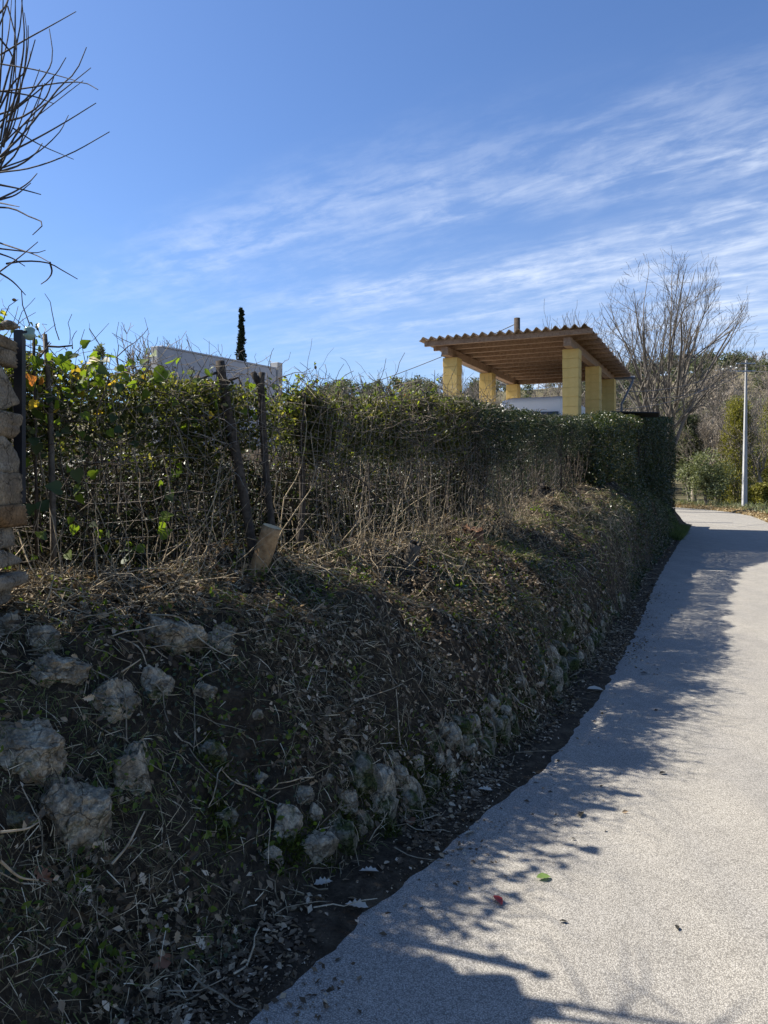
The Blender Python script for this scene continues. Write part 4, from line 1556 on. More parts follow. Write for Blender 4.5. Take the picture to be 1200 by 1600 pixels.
def build_scruffy_hedge():
    root = empty('scruffy_hedge', bank_point(np.array(2.3), np.array(1.7)), 'untrimmed thin hedge of bare twigs and bramble leaves behind the wire fence', 'hedge')
    s0, s1 = -1.2, 6.2
    # main stems
    n = 170
    s = rng.uniform(s0, s1, n)
    u = uh(s) + rng.uniform(.06, .62, n)
    b = bank_point(s, u)
    e_s = s + rng.normal(size=n) * .18
    e_u = uh(e_s) + rng.uniform(.0, .62, n)
    x, y = su(e_s, e_u)
    top = np.stack([x, y, ztop(e_s) + rng.uniform(-.35, .05, n)], -1)
    P = wander(b, top, 7, .022)
    rad = rng.uniform(.0028, .0075, n)[:, None] * np.linspace(1.15, .5, 7)[None]
    child('stems', tag_stuff(mesh_np('stems', *tubes(P, rad, 5), True)), M['stem_wood'], root)
    # side twigs
    m = 11000
    k = rng.integers(0, n, m)
    t = rng.uniform(.18, 1, m) ** .7
    i = np.minimum((t * 6).astype(int), 5)
    fr = (t * 6 - i)[:, None]
    a = P[k, i] * (1 - fr) + P[k, i + 1] * fr
    d = rdir(m, .55)
    ln = rng.uniform(.10, .34, m)
    Q = wander(a, a + d * ln[:, None], 5, .011)
    low = (open_lane(Q[:, 0]) | open_lane(Q[:, 2]) | open_lane(Q[:, -1])) & (rng.random(m) < .93)
    Q = Q[~low]
    m = len(Q)
    zt = ztop(inv_su_fast(Q[:, -1, 0], Q[:, -1, 1])) + .10
    Q[..., 2] = np.minimum(Q[..., 2], zt[:, None] + rng.normal(size=(m, 1)) * .04)
    rad = rng.uniform(.0014, .0036, m)[:, None] * np.linspace(1.1, .55, 5)[None]
    child('twigs', mesh_np('twigs', *tubes(Q, rad, 3)), M['twig_wood'], root)
    # loose long shoots, some poking out of the top
    m2 = 300
    s = rng.uniform(s0, s1, m2)
    u = uh(s) + rng.uniform(-.1, .5, m2)
    x, y = su(s, u)
    a = np.stack([x, y, ztop(s) - rng.uniform(.0, .8, m2)], -1)
    d = rdir(m2, .45)
    ln = rng.uniform(.15, .5, m2)
    W = wander(a, a + d * ln[:, None], 6, .02)
    W[..., 2] -= (np.linspace(0, 1, 6) ** 2)[None] * .10
    child('shoots', mesh_np('shoots', *tubes(W, rng.uniform(.002, .0045, m2)[:, None] * np.linspace(1.1, .5, 6)[None], 4), True), M['stem_wood'], root)
    # pale tangle over the front of the leafy band
    m4 = 2600
    s = rng.uniform(s0, s1 + .5, m4)
    x, y = su(s, uh(s) - rng.uniform(-.12, .10, m4))
    a = np.stack([x, y, zh(s) + .25 + (ztop(s) - zh(s) - .18) * rng.random(m4) ** .8], -1)
    X = wander(a, a + rdir(m4, .3) * rng.uniform(.08, .3, m4)[:, None], 5, .014)
    X = X[~((open_lane(X[:, 0]) | open_lane(X[:, -1])) & (rng.random(m4) < .75))]
    m4 = len(X)
    child('twigs', mesh_np('twigs', *tubes(X, rng.uniform(.0012, .0030, m4)[:, None] * np.linspace(1.1, .6, 5)[None], 3)), M['pale_twig'], root)
    # leaves along twigs: many at the top, few below
    allQ = Q
    zrel = (allQ[:, 2, 2] - zh(2)) / 1.15
    pr = np.clip(.07 + 1.25 * sstep(.50, .95, zrel), 0, 1)
    cnt = rng.binomial(6, pr * .72)
    kk = np.repeat(np.arange(m), cnt)
    tt = rng.uniform(.2, 1.0, len(kk))
    ii = np.minimum((tt * 4).astype(int), 3)
    fr = (tt * 4 - ii)[:, None]
    pos = allQ[kk, ii] * (1 - fr) + allQ[kk, ii + 1] * fr
    yd = rdir(len(pos), .25)
    sz = rng.uniform(.018, .042, len(pos))
    zs = unit(rng.normal(size=(len(pos), 3)) + np.array([0, 0, .9]))
    sel = rng.random(len(pos))
    thin = ~open_lane(pos) | (rng.random(len(pos)) < .06)
    g = (sel < .72) & thin
    child('leaves', mesh_np('leaves', *scatter(T_OVAL, pos[g], yd[g], zs[g], sz[g], sz[g] * 1.05)), M['bramble_leaf'], root)
    g = (sel >= .72) & thin
    child('dead_leaves', mesh_np('dead_leaves', *scatter(T_OVAL, pos[g], yd[g], zs[g], sz[g] * .85)), M['dry_hedge_leaf'], root)
    # deeper small leaves filling the back of the hedge
    m3 = 265000
    s = rng.uniform(s0, s1, m3)
    band = rng.random(m3) < .34
    # a dense leafy band along the top, and a low thicket at the back; the lower front stays open and twiggy
    hh = np.where(band, .52 + .48 * rng.random(m3) ** .75, .62 * rng.random(m3) ** .8)
    d_ = np.where(band, rng.uniform(-.02, .30, m3), rng.uniform(.04, 1.05, m3))
    x, y = su(s, uh(s) + d_)
    zb = zbank(s, uh(s) + d_)
    z = zb + .03 + (ztop(s) - .05 - zb) * hh
    z = np.where(band, z, zb + .02 + hh * .95)
    nz = fbm(np.stack([s * 3.2, d_ * 3.2, z * 3.6], -1), 3, 61)
    keep = np.where(band, nz > -.24, nz > -.45)
    keep &= ~open_lane(np.stack([x, y, z], -1)) | (rng.random(m3) < .04)
    keep &= (hh < .74) | (rng.random(m3) < .55)
    isband = band[keep]
    pos = np.stack([x, y, z], -1)[keep]
    nn = len(pos)
    sz = rng.uniform(.015, .034, nn) * np.where(isband, 1.25, 1.0)
    dead = ~isband & (rng.random(nn) < .5)  # lower leaves, green and dead, take darker colours that paint in the thicket's shade
    for nm, g, mt in (('leaves', isband, 'hedge_leaf'), ('inner_leaves', ~dead & ~isband, 'clipped_leaf'), ('dead_leaves', dead, 'shaded_dead_leaf')):
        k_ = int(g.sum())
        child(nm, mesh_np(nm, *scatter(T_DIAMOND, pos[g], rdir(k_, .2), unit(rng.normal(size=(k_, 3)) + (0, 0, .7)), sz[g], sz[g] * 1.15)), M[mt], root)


def tag_stuff(me):
    return me


def inv_su_fast(x, y):
    return inv_su(x, y)[0]


def build_clipped_hedge():
    root = empty('clipped_hedge', bank_point(np.array(9.0), np.array(1.8)), 'lower clipped evergreen hedge in front of the carport', 'hedge')
    s0, s1 = 5.2, 13.1
    # stems visible low down
    n = 150
    s = rng.uniform(s0 - .4, s1, n)
    u = uh(s) + rng.uniform(.0, .5, n)
    b = bank_point(s, u)
    x, y = su(s + rng.normal(size=n) * .15, u + rng.normal(size=n) * .12)
    top = np.stack([x, y, b[:, 2] + (ztop(s) - b[:, 2]) * rng.uniform(.55, .98, n)], -1)
    P = wander(b, top, 6, .024)
    child('stems', mesh_np('stems', *tubes(P, rng.uniform(.004, .009, n)[:, None] * np.linspace(1.1, .5, 6)[None], 4), True), M['stem_wood'], root)
    m = 5200
    k = rng.integers(0, n, m)
    i = rng.integers(1, 6, m)
    a = P[k, i]
    Q = wander(a, a + rdir(m, .4) * rng.uniform(.1, .32, m)[:, None], 4, .012)
    Q[..., 2] = np.minimum(Q[..., 2], ztop(s[k])[:, None] + .03)
    Q = Q[~((open_lane(Q[:, 0], .02, .56) | open_lane(Q[:, -1], .02, .56)) & (rng.random(m) < .93))]
    m = len(Q)
    child('twigs', mesh_np('twigs', *tubes(Q, rng.uniform(.002, .004, m)[:, None] * np.linspace(1.1, .6, 4)[None], 3)), M['twig_wood'], root)
    # leaf mass: dense top, dense upper front, thinning to twigs at the foot
    m = 130000
    s = rng.uniform(s0, s1, m)
    hh = rng.random(m) ** .62
    dep = np.abs(rng.normal(size=m)) * .17
    front = rng.random(m) < .72
    d_ = np.where(front, dep - .03, rng.uniform(0, .74, m))
    bulge = .07 * n2(s, hh * 1.2, 2.6, 3, 21)
    uu = uh(s) + d_ + bulge - .10 * sstep(.5, .8, hh)
    x, y = su(s, uu)
    zb = zbank(s, uu)
    zt = ztop(s) + .03 * n2(s, uu, 5, 3, 44)
    edge = np.minimum(d_ / .18, 1) * np.minimum((.76 - d_) / .18, 1)
    zt = zt - .13 * (1 - np.clip(edge, 0, 1)) ** 2
    z = np.where(front, zb + .02 + (zt - zb) * hh, zt - np.abs(rng.normal(size=m)) * .12)
    keep = np.where(front, rng.random(m) < np.clip(.10 + 1.2 * sstep(.36, .62, hh), 0, 1), True)
    keep &= fbm(np.stack([s * 3, uu * 3, z * 3], -1), 3, 71) > -.5
    back = rng.random(m) < .34
    d2 = rng.uniform(.02, 1.0, m)
    xb_, yb_ = su(s, uh(s) + d2)
    zb2 = zbank(s, uh(s) + d2)
    x, y, z = np.where(back, xb_, x), np.where(back, yb_, y), np.where(back, zb2 + rng.random(m) * .75, z)
    keep |= back
    keep &= ~open_lane(np.stack([x, y, z], -1), .02, .56) | (rng.random(m) < .02)
    s_fade = sstep(4.8, 6.0, s)
    keep &= rng.random(m) < .25 + .75 * s_fade
    pos = np.stack([x, y, z], -1)[keep]
    nn = len(pos)
    sz = rng.uniform(.018, .036, nn)
    out = np.array([.5, -.6, .55])
    child('leaves', mesh_np('leaves', *scatter(T_DIAMOND, pos, rdir(nn, .2), unit(rng.normal(size=(nn, 3)) * .8 + out), sz, sz * 1.2)), M['clipped_leaf'], root)


def build_tall_hedge():
    root = empty('tall_hedge', bank_point(np.array(17.0), np.array(1.0)), 'tall dense clipped hedge block at the bend of the lane', 'hedge')
    s0, s1 = 12.7, 22.6
    fu = lambda s: np.interp(s, [12.7, 14, 16, 19, 22.6], [1.15, 1.0, .74, .42, .26])
    tz = lambda s: np.interp(s, [12.7, 13.3, 14.5, 17, 22.6], [2.62, 2.78, 2.95, 3.15, 3.5])
    th = 1.7
    # woody core of packed stems
    n = 700
    s = rng.uniform(s0 + .2, s1 - .15, n)
    u = fu(s) + rng.uniform(.22, th - .2, n)
    b = bank_point(s, u)
    x, y = su(s + rng.normal(size=n) * .2, u + rng.normal(size=n) * .1)
    P = wander(b, np.stack([x, y, tz(s) - rng.uniform(.1, .5, n)], -1), 5, .04)
    child('stems', mesh_np('stems', *tubes(P, rng.uniform(.008, .03, n)[:, None] * np.linspace(1.1, .5, 5)[None], 4), True), M['stem_wood'], root)
    parts = []
    # front face
    m = 56000
    s = s0 + (s1 - s0) * rng.random(m)
    h = rng.random(m)
    d = np.abs(rng.normal(size=m)) * .17
    bl = .15 * n2(s, h * 2, 1.5, 4, 51)
    rnd = .34 * sstep(.80, 1, h) ** 2
    u = fu(s) + d + bl + rnd
    zb = np.where(True, zbank(s, fu(s)), 0) - .05
    zt = tz(s) + .09 * n2(s, s * 0, 1.8, 3, 52)
    z = zb + (zt - zb) * h
    parts.append((s, u, z, 0))
    # top
    m = 22000
    s = s0 + (s1 - s0) * rng.random(m)
    d = rng.random(m) * th
    u = fu(s) + d
    z = tz(s) + .09 * n2(s, d, 1.8, 3, 52) - np.abs(rng.normal(size=m)) * .09 - .16 * (1 - np.clip(np.minimum(d, th - d) / .3, 0, 1)) ** 2
    parts.append((s, u, z, 1))
    # far end and near end
    for (sa, sg, m) in ((s1, -1, 12000), (s0, 1, 8000)):
        d = rng.random(m) * th
        h = rng.random(m)
        s = sa + sg * np.abs(rng.normal(size=m)) * .14 + sg * .2 * sstep(.85, 1, h) ** 2
        u = fu(s) + d
        zb = zbank(s, u)
        z = zb + (tz(np.full(m, sa)) - zb) * h
        parts.append((s, u, z, 2))
    # back face
    m = 14000
    s = s0 + (s1 - s0) * rng.random(m)
    h = rng.random(m)
    u = fu(s) + th - np.abs(rng.normal(size=m)) * .15
    z = zbank(s, u) + (tz(s) - zbank(s, u)) * h
    parts.append((s, u, z, 3))
    s = np.concatenate([p[0] for p in parts])
    u = np.concatenate([p[1] for p in parts])
    z = np.concatenate([p[2] for p in parts])
    kind = np.concatenate([np.full(len(p[0]), p[3]) for p in parts])
    x, y = su(s, u)
    pos = np.stack([x, y, z], -1)
    nn = len(pos)
    outs = np.array([[.75, -.4, .45], [0, 0, 1], [.4, .6, .3], [-.8, .4, .3]])[kind]
    sz = rng.uniform(.025, .055, nn)
    child('leaves', mesh_np('leaves', *scatter(T_DIAMOND, pos, unit(rdir(nn) + np.array([0, 0, -.3])), unit(rng.normal(size=(nn, 3)) * .7 + outs), sz, sz * 1.4)), M['ivy_leaf'], root)
    # outermost twigs
    m = 900
    k = rng.integers(0, 56000, m)
    a = pos[k]
    Q = wander(a, a + unit(rng.normal(size=(m, 3)) * .8 + (.2, -.2, .2)) * rng.uniform(.08, .22, m)[:, None], 4, .01)
    child('twigs', mesh_np('twigs', *tubes(Q, rng.uniform(.002, .004, m)[:, None] * np.linspace(1, .6, 4)[None], 3)), M['twig_wood'], root)


build_scruffy_hedge()
build_clipped_hedge()
build_tall_hedge()

# ------------------------------------------------------------------ wire fence, stakes, cut trunks, stumps


def build_fence():
    root = empty('wire_fence', bank_point(np.array(3.0), np.array(1.35)), 'rusty wire mesh fence sagging in front of the scruffy hedge', 'fence')
    s = np.arange(-.6, 10.5, .12)
    ht = .98

    def pt(s, h):
        off = .05 * np.sin(s * 1.9) * h + .03 * n2(s, h * 3, 1.5, 2, 15)
        x, y = su(s, uh(s) - .05 + off)
        return np.stack([x, y, zbank(s, uh(s) - .05) + h + .02 * n2(s, h * 2, 1.1, 2, 16) - .02], -1)
    hs = [.02, .10, .18, .27, .36, .46, .56, .67, .78, .88, .98]
    H = np.array([pt(s, np.full_like(s, h)) for h in hs])
    tops = None
    v1 = tubes(H, np.full(H.shape[:2], .0016), 3)
    sv = np.arange(-.6, 10.4, .10)
    V = []
    for q in sv:
        hh = np.linspace(0.0, ht, 9)
        V.append(pt(np.full(9, q) + .012 * np.sin(hh * 9 + q * 5), hh))
    v2 = tubes(np.array(V), np.full((len(V), 9), .0013), 3)
    child('wire_mesh', mesh_np('wire_mesh', *join([v1, v2]), True), M['wire_rust'], root)
    for q in (.1, 10.2):
        p = pt(np.array([q]), np.array([0.0]))[0]
        me = capped_tube('fence_post', [p - (0, 0, .2), p + (0, 0.01, .6), p + (0.01, 0.02, 1.12)], [.016, .016, .016], 6)
        child('post', me, M['pole_wood'], root)

    # dark steel angle post by the wall
    p, q = at(31, 514, 3.18), at(27, 700, 3.18)
    root = empty('steel_post', (q[0], q[1], 1.0), 'black steel angle post beside the dry stone wall', 'post')
    a = at(24, 515, 3.22)
    w, t = .036, .006
    vf = join([box_vf(-w / 2, w / 2, 0, t, 1.5, a[2]), box_vf(w / 2 - t, w / 2 - .0005, t + .0005, w, 1.5, a[2])])
    me = mesh_np('angle', *vf)
    o = child('angle', me, M['black_steel'], root)
    co = np.zeros(len(me.vertices) * 3, np.float32)
    me.vertices.foreach_get('co', co)
    co = co.reshape(-1, 3)
    co[:, 0] += a[0] + .01
    co[:, 1] += a[1]
    me.vertices.foreach_set('co', co.ravel())
    g = at(46, 520, 3.2)
    prof = [(0.0, .012), (.012, .02), (.022, .026), (.03, .02), (.045, .024), (.055, .012)]
    child('insulator', capped_tube('insulator', [g + (0, 0, h - .03) for h, r_ in prof], [r_ for h, r_ in prof], 12), M['green_glass'], root)
    br = at(38, 519, 3.18)
    child('bracket', mesh_np('bracket', *box_vf(br[0] - .01, g[0], br[1] - .004, br[1] + .004, br[2] - .006, br[2] + .006)), M['black_steel'], root)

    def stake(name, label, cat, pts, rads, mat, Y, branches=(), group=None, topmat='cut_wood', k=10, ends=None):
        P = np.array([at(x, y, Y + dy) for (x, y, dy) in pts])
        rr = np.array(rads) * Y / F
        if ends:
            P[-1, 2] = ends
        root = empty(name, P[-1], label, cat, group)
        child('trunk', capped_tube('trunk', P, rr, k, .10, int(pts[0][0])), M[mat], root)
        for bp, br_ in branches:
            B = np.array([at(x, y, Y + dy) for (x, y, dy) in bp])
            child('branch', capped_tube('branch', B, np.array(br_) * Y / F, 7, .10, int(bp[0][1])), M[mat], root)
        return root
    stake('cut_trunk', 'thick dark cut-off trunk with side branch, left of the three standing in the hedge', 'trunk',
          [(344, 564, 0), (346, 590, 0), (352, 625, 0), (360, 665, 0), (371, 720, -.02), (382, 780, -.04), (394, 850, -.08), (398, 885, -.1)], [7.5, 8, 8, 8.5, 8, 7.5, 7.5, 8], 'trunk_bark', 4.45,
          [([(358, 655, 0), (335, 652, -.02), (305, 654, -.05), (280, 651, -.02), (262, 655, 0)], [6, 5, 4.5, 3.5, 2]),
           ([(356, 650, .02), (335, 628, .05), (318, 605, .08), (308, 588, .1)], [7, 6, 5, 4]),
           ([(350, 606, 0), (360, 594, .02), (372, 590, .03), (378, 602, .03)], [3, 2.5, 2, 1.2]),
           ([(346, 580, 0), (334, 584, -.02), (318, 590, -.03), (300, 597, 0)], [2.4, 2, 1.6, 1])])
    stake('cut_trunk', 'slimmer cut-off trunk with a short fork on top, middle of three in the hedge', 'trunk',
          [(409, 582, 0), (408, 600, 0), (410, 650, 0), (414, 720, 0), (420, 780, -.03), (426, 830, -.06), (428, 870, -.1)], [5, 5.4, 5.6, 5.6, 5.6, 5.6, 5.6], 'trunk_bark', 4.59,
          [([(408, 604, 0), (400, 592, 0), (395, 582, 0)], [5, 5, 5])])
    stake('cut_trunk', 'thinnest straight cut-off trunk, right of the three in the hedge', 'trunk',
          [(475, 614, 0), (473, 660, 0), (471, 720, 0), (473, 790, 0), (467, 850, -.05), (465, 890, -.1)], [3.6, 4.4, 5, 5.5, 7, 8], 'trunk_bark', 4.92,
          [([(472, 690, 0), (462, 676, -.02), (452, 668, -.03)], [3, 2.2, 1.4])])
    stake('wooden_stake', 'weathered square stake leaning beside the wall end', 'stake',
          [(70, 522, 0), (74, 570, 0), (78, 640, 0), (81, 740, 0), (83, 830, 0), (84, 900, 0)], [3.6, 4.2, 4.6, 5, 5, 5], 'old_wood', 3.6, k=4)
    stake('iron_rod', 'thin dark iron rod with a side twig left of the weathered stake', 'rod',
          [(53, 524, 0), (53, 570, 0), (55, 640, 0), (56, 740, 0), (57, 880, 0)], [2.2, 2.2, 2.2, 2.2, 2.2], 'trunk_bark', 3.5,
          [([(53, 566, 0), (64, 556, .02), (76, 540, .04)], [1.6, 1.4, 1]), ([(74, 541, .02), (92, 542, .03), (112, 540, .02)], [1.8, 1.6, 1.2])])

    # stumps
    def stump(name, label, base_px, top_px, Y, r0, r1, mat, cutmat, side=(), k=26, jag=0.0):
        Y = float(hit(*base_px)[0][1])
        a, b = at(*base_px, Y), at(*top_px, Y - .02)
        a = a + (a - b) * .35
        d = unit(b - a)
        root = empty(name, a, label, 'stump')
        ts = np.linspace(0, 1, 7)
        P = a[None] + (b - a)[None] * ts[:, None]
        rr = np.interp(ts, [0, .3, 1], [r0 * 1.15, r0, r1])
        child('trunk', capped_tube('trunk', P, rr, k, .04, int(base_px[0])), M[mat], root)
        # sawn face, slightly proud
        x = unit(np.cross(d, (0, 0, 1)) + 1e-6)
        y = np.cross(x, d)
        ring, tri = [b + d * .003], []
        for i in range(24):
            an = i / 24 * 6.283
            rad = r1 * .97 * (1 + .03 * math.sin(3 * an + 1))
            ring.append(b + d * .002 + (x * math.cos(an) + y * math.sin(an)) * rad)
        ring = np.array(ring)
        tri = np.array([(0, 1 + i, 1 + (i + 1) % 24) for i in range(24)])
        if jag:
            ring[1:] += d * (jag * rng.uniform(-.3, 1, (24, 1)))
            ring[0] -= d * jag * .3
        child('cut_face', mesh_np('cut_face', ring, tri), M[cutmat], root)
        for S, sr in side:
            Pq = np.array([at(x_, y_, Y + dy) for (x_, y_, dy) in S])
            child('side_branch', capped_tube('side_branch', Pq, np.array(sr) * Y / F, 8, .1, 5), M[mat], root)
        return root
    stump('tree_stump', 'freshly sawn pale stump leaning on the bank in front of the fence', (404, 890), (425, 823), 4.45, .056, .055, 'stump_bark', 'cut_wood',
          [([(398, 895, 0), (385, 885, -.02), (372, 905, -.04), (362, 925, -.08)], [9, 7, 6, 5])])
    stump('tree_stump', 'small grey weathered stump right of the sawn pale stump', (637, 886), (649, 850), 5.3, .05, .047, 'old_wood', 'old_wood', jag=.03)
    stump('tree_stump', 'low splintered reddish stump in the sunlit litter near the clipped hedge', (735, 842), (737, 828), 6.9, .12, .11, 'red_wood', 'red_wood', jag=.035)
    stump('tree_stump', 'dark hollow stump at the top of the bank before the tall hedge', (848, 778), (852, 764), 10.4, .15, .13, 'trunk_bark', 'trunk_bark', jag=.06)


build_fence()


def build_vine():
    """big climbing leaves that can be told apart, at the left end and along the hedge top"""
    root = empty('climbing_vine', bank_point(np.array(.9), np.array(2.0)), 'climbing vine with broad yellow green leaves over the left end of the hedge', 'vine')
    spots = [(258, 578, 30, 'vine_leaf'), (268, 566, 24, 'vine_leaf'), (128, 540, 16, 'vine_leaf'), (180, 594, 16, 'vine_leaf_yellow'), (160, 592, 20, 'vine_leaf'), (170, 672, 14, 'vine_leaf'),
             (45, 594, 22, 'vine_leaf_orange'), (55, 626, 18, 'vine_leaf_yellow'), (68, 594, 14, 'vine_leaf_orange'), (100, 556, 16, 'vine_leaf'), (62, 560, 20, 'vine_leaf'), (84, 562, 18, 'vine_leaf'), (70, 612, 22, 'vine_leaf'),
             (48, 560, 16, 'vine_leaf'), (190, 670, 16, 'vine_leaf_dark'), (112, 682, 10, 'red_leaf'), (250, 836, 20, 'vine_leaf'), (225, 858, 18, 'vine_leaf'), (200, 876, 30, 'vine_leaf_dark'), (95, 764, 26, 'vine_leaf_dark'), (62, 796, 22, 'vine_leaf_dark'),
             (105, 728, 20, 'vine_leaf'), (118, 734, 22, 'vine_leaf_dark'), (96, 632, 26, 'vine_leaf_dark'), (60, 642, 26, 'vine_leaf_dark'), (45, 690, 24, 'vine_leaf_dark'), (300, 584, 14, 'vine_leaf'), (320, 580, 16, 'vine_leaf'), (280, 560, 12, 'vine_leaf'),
             (232, 612, 16, 'vine_leaf'), (212, 600, 14, 'vine_leaf'), (150, 610, 16, 'vine_leaf'), (140, 590, 16, 'vine_leaf'), (275, 625, 15, 'vine_leaf'), (225, 640, 14, 'vine_leaf_dark'), (355, 880, 14, 'vine_leaf'), (205, 566, 13, 'vine_leaf'), (240, 596, 20, 'vine_leaf'),
             (380, 640, 12, 'vine_leaf'), (395, 600, 12, 'vine_leaf'), (440, 620, 14, 'vine_leaf'), (455, 636, 14, 'vine_leaf'), (490, 640, 16, 'vine_leaf'), (500, 655, 14, 'vine_leaf_dark'), (465, 668, 14, 'vine_leaf_dark'), (500, 700, 12, 'vine_leaf'), (530, 608, 12, 'vine_leaf'),
             (590, 616, 12, 'vine_leaf'), (640, 625, 12, 'red_leaf'), (632, 618, 10, 'red_leaf'), (660, 625, 12, 'vine_leaf'), (675, 633, 12, 'vine_leaf_yellow'), (690, 628, 14, 'vine_leaf'), (650, 640, 12, 'vine_leaf'), (620, 650, 10, 'vine_leaf'), (695, 650, 12, 'vine_leaf'), (360, 890, 10, 'vine_leaf'), (30, 570, 16, 'vine_leaf'), (20, 575, 16, 'vine_leaf')]
    rl = random.Random(5)
    for i in range(150):
        px, py = rl.uniform(38, 340), 552 + 130 * rl.random() ** 1.5
        if i > 105:
            px, py = rl.uniform(45, 300), rl.uniform(660, 880)
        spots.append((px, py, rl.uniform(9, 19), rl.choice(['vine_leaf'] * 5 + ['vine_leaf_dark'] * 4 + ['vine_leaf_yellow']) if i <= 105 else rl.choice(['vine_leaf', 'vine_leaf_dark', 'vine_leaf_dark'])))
    for i in range(40):
        spots.append((rl.uniform(340, 720), rl.uniform(598, 680), rl.uniform(8, 13), rl.choice(['vine_leaf', 'vine_leaf', 'vine_leaf_dark'])))
    spots = [q for i, q in enumerate(spots) if i < 60 or not (245 < q[0] < 445 and q[1] < 592)]
    for i, (px, py, w, mt) in enumerate(spots):
        sx = np.interp(px, [0, 50, 300, 420, 640, 760], [3.3, 3.45, 4.25, 4.75, 6.6, 9.0])
        p = at(px, py, sx + random.uniform(-.12, .08))
        ln = w * sx / F * 1.05
        v, f = scatter(T_IVY, np.zeros((1, 3)), unit(rng.normal(size=(1, 3)) * .7 + (0.1, -.1, -.35)), unit(rng.normal(size=(1, 3)) * .5 + (.1, -.75, .5)), [ln])
        o = link('leaf', mesh_np('leaf', v, f, True), M[mt])
        o.parent = root
        o.matrix_parent_inverse = Matrix.Translation(-Vector(root.location))
        o.location = p
    # stems carrying them
    n = 26
    s = rng.uniform(-.2, 4.4, n)
    a = bank_point(s, uh(s) - .02)
    e = s + rng.normal(size=n) * .5
    x, y = su(e, uh(e) + .02)
    W = wander(a, np.stack([x, y, ztop(e) + rng.uniform(-.3, .08, n)], -1), 9, .03)
    child('stems', mesh_np('stems', *tubes(W, rng.uniform(.002, .004, n)[:, None] * np.linspace(1.1, .6, 9)[None], 4), True), M['litter_twig'], root)


build_vine()

# ------------------------------------------------------------------ broom shrub reaching in at top left


def build_broom():
    Y = 3.1
    base = at(-150, 560, Y + .3)
    root = empty('broom_shrub', (base[0], base[1], 1.1), 'tall leafless broom shrub with thin dark shoots at the upper left', 'shrub')
    stems = [[(-150, 900), (-120, 640), (-70, 420), (-20, 300), (0, 260)], [(-150, 900), (-140, 620), (-100, 460), (-60, 400), (-20, 420)], [(-150, 900), (-150, 600), (-110, 380), (-40, 200), (0, 150)]]
    for k, st in enumerate(stems):
        P = np.array([at(x, y, Y + .06 * k) for x, y in st])
        child('stem', capped_tube('stem', P, np.array([9, 8, 6, 4.5, 3]) * Y / F, 8, .08, k), M['broom_shoot'], root)
    shoots = [[(0, 86), (40, 62), (80, 40), (119, 18)], [(-5, 180), (30, 165), (70, 118), (82, 88), (77, 45)], [(0, 190), (50, 150), (85, 118), (103, 90)],
              [(0, 245), (40, 205), (90, 140), (118, 112), (135, 74)], [(-5, 262), (40, 190), (100, 140), (142, 106)], [(0, 100), (50, 108), (90, 118), (118, 126)],
              [(0, 143), (40, 138), (90, 130), (130, 129), (153, 140)], [(0, 245), (50, 220), (100, 192), (150, 161)], [(5, 262), (50, 244), (90, 210), (107, 180)],
              [(-5, 270), (50, 262), (110, 240), (171, 206)], [(20, 200), (60, 225), (115, 249)], [(0, 310), (25, 298), (45, 285), (58, 271)], [(0, 289), (30, 295), (64, 304)],
              [(-5, 324), (20, 326), (45, 338), (67, 349), (51, 367)], [(-5, 316), (15, 320), (30, 323)], [(-5, 378), (25, 388), (55, 398), (78, 410)], [(0, 424), (30, 402), (59, 378)],
              [(-5, 388), (30, 392), (55, 395), (71, 391)], [(10, 412), (40, 408), (75, 411), (100, 424), (121, 436)], [(78, 410), (81, 425), (75, 436), (64, 444)], [(-5, 424), (20, 440), (40, 461)],
              [(-5, 395), (20, 404), (39, 416)], [(0, 312), (25, 304), (48, 286)], [(0, 142), (50, 150), (84, 162)], [(5, 230), (30, 120), (38, 60), (34, 0)], [(0, 240), (20, 130), (24, 40), (23, -30)],
              [(-5, 200), (2, 100), (5, 0)], [(10, 220), (30, 150), (43, 80), (44, 40)], [(0, 220), (20, 100), (24, 0)], [(-10, 60), (5, 25), (16, -10)], [(12, 10), (20, 40), (26, 70), (24, 120)],
              [(0, 250), (35, 222), (60, 160), (66, 130)], [(0, 200), (30, 140), (45, 95), (47, 80)], [(10, 190), (40, 180), (70, 155), (84, 120)], [(0, 230), (30, 200), (60, 180), (130, 126)],
              [(-5, 270), (25, 240), (40, 200), (70, 130)], [(5, 215), (22, 170), (36, 120), (42, 60), (38, 20)], [(0, 268), (30, 258), (55, 240), (66, 224)], [(0, 160), (14, 110), (30, 50), (36, -20)], [(-5, 130), (12, 60), (18, 0)],
              [(0, 60), (20, 90), (26, 140)], [(0, 225), (18, 205), (30, 160), (32, 100)], [(0, 20), (8, 10), (14, -5)], [(-4, 176), (20, 130), (40, 110), (55, 62)], [(0, 262), (20, 220), (34, 185), (62, 108)]]
    for sh in shoots:
        q = np.array(sh, float)
        t = np.linspace(0, 1, len(q))
        tt = np.linspace(0, 1, 9)
        # smooth through the points
        c = catmull(q, 8)
        ti = np.linspace(0, len(c) - 1, 11).round().astype(int)
        c = c[ti]
        dy = np.linspace(0, random.uniform(-.5, .45), 11)
        P = np.array([at(x, y, Y + d) for (x, y), d in zip(c, dy)])
        r_ = np.linspace(2.6, 1.1, 11) * Y / F * random.uniform(.75, 1.1) * .66
        child('shoot', mesh_np('shoot', *tubes(P[None], r_[None], 5), True), M['broom_shoot'], root)


build_broom()

# ------------------------------------------------------------------ litter on the bank


def bank_samples(n, s0, s1, u0f, u1f, pw=1.0):
    s = s0 + (s1 - s0) * rng.random(n) ** pw
    a, b = u0f(s), u1f(s)
    u = a + (b - a) * rng.random(n)
    return s, u


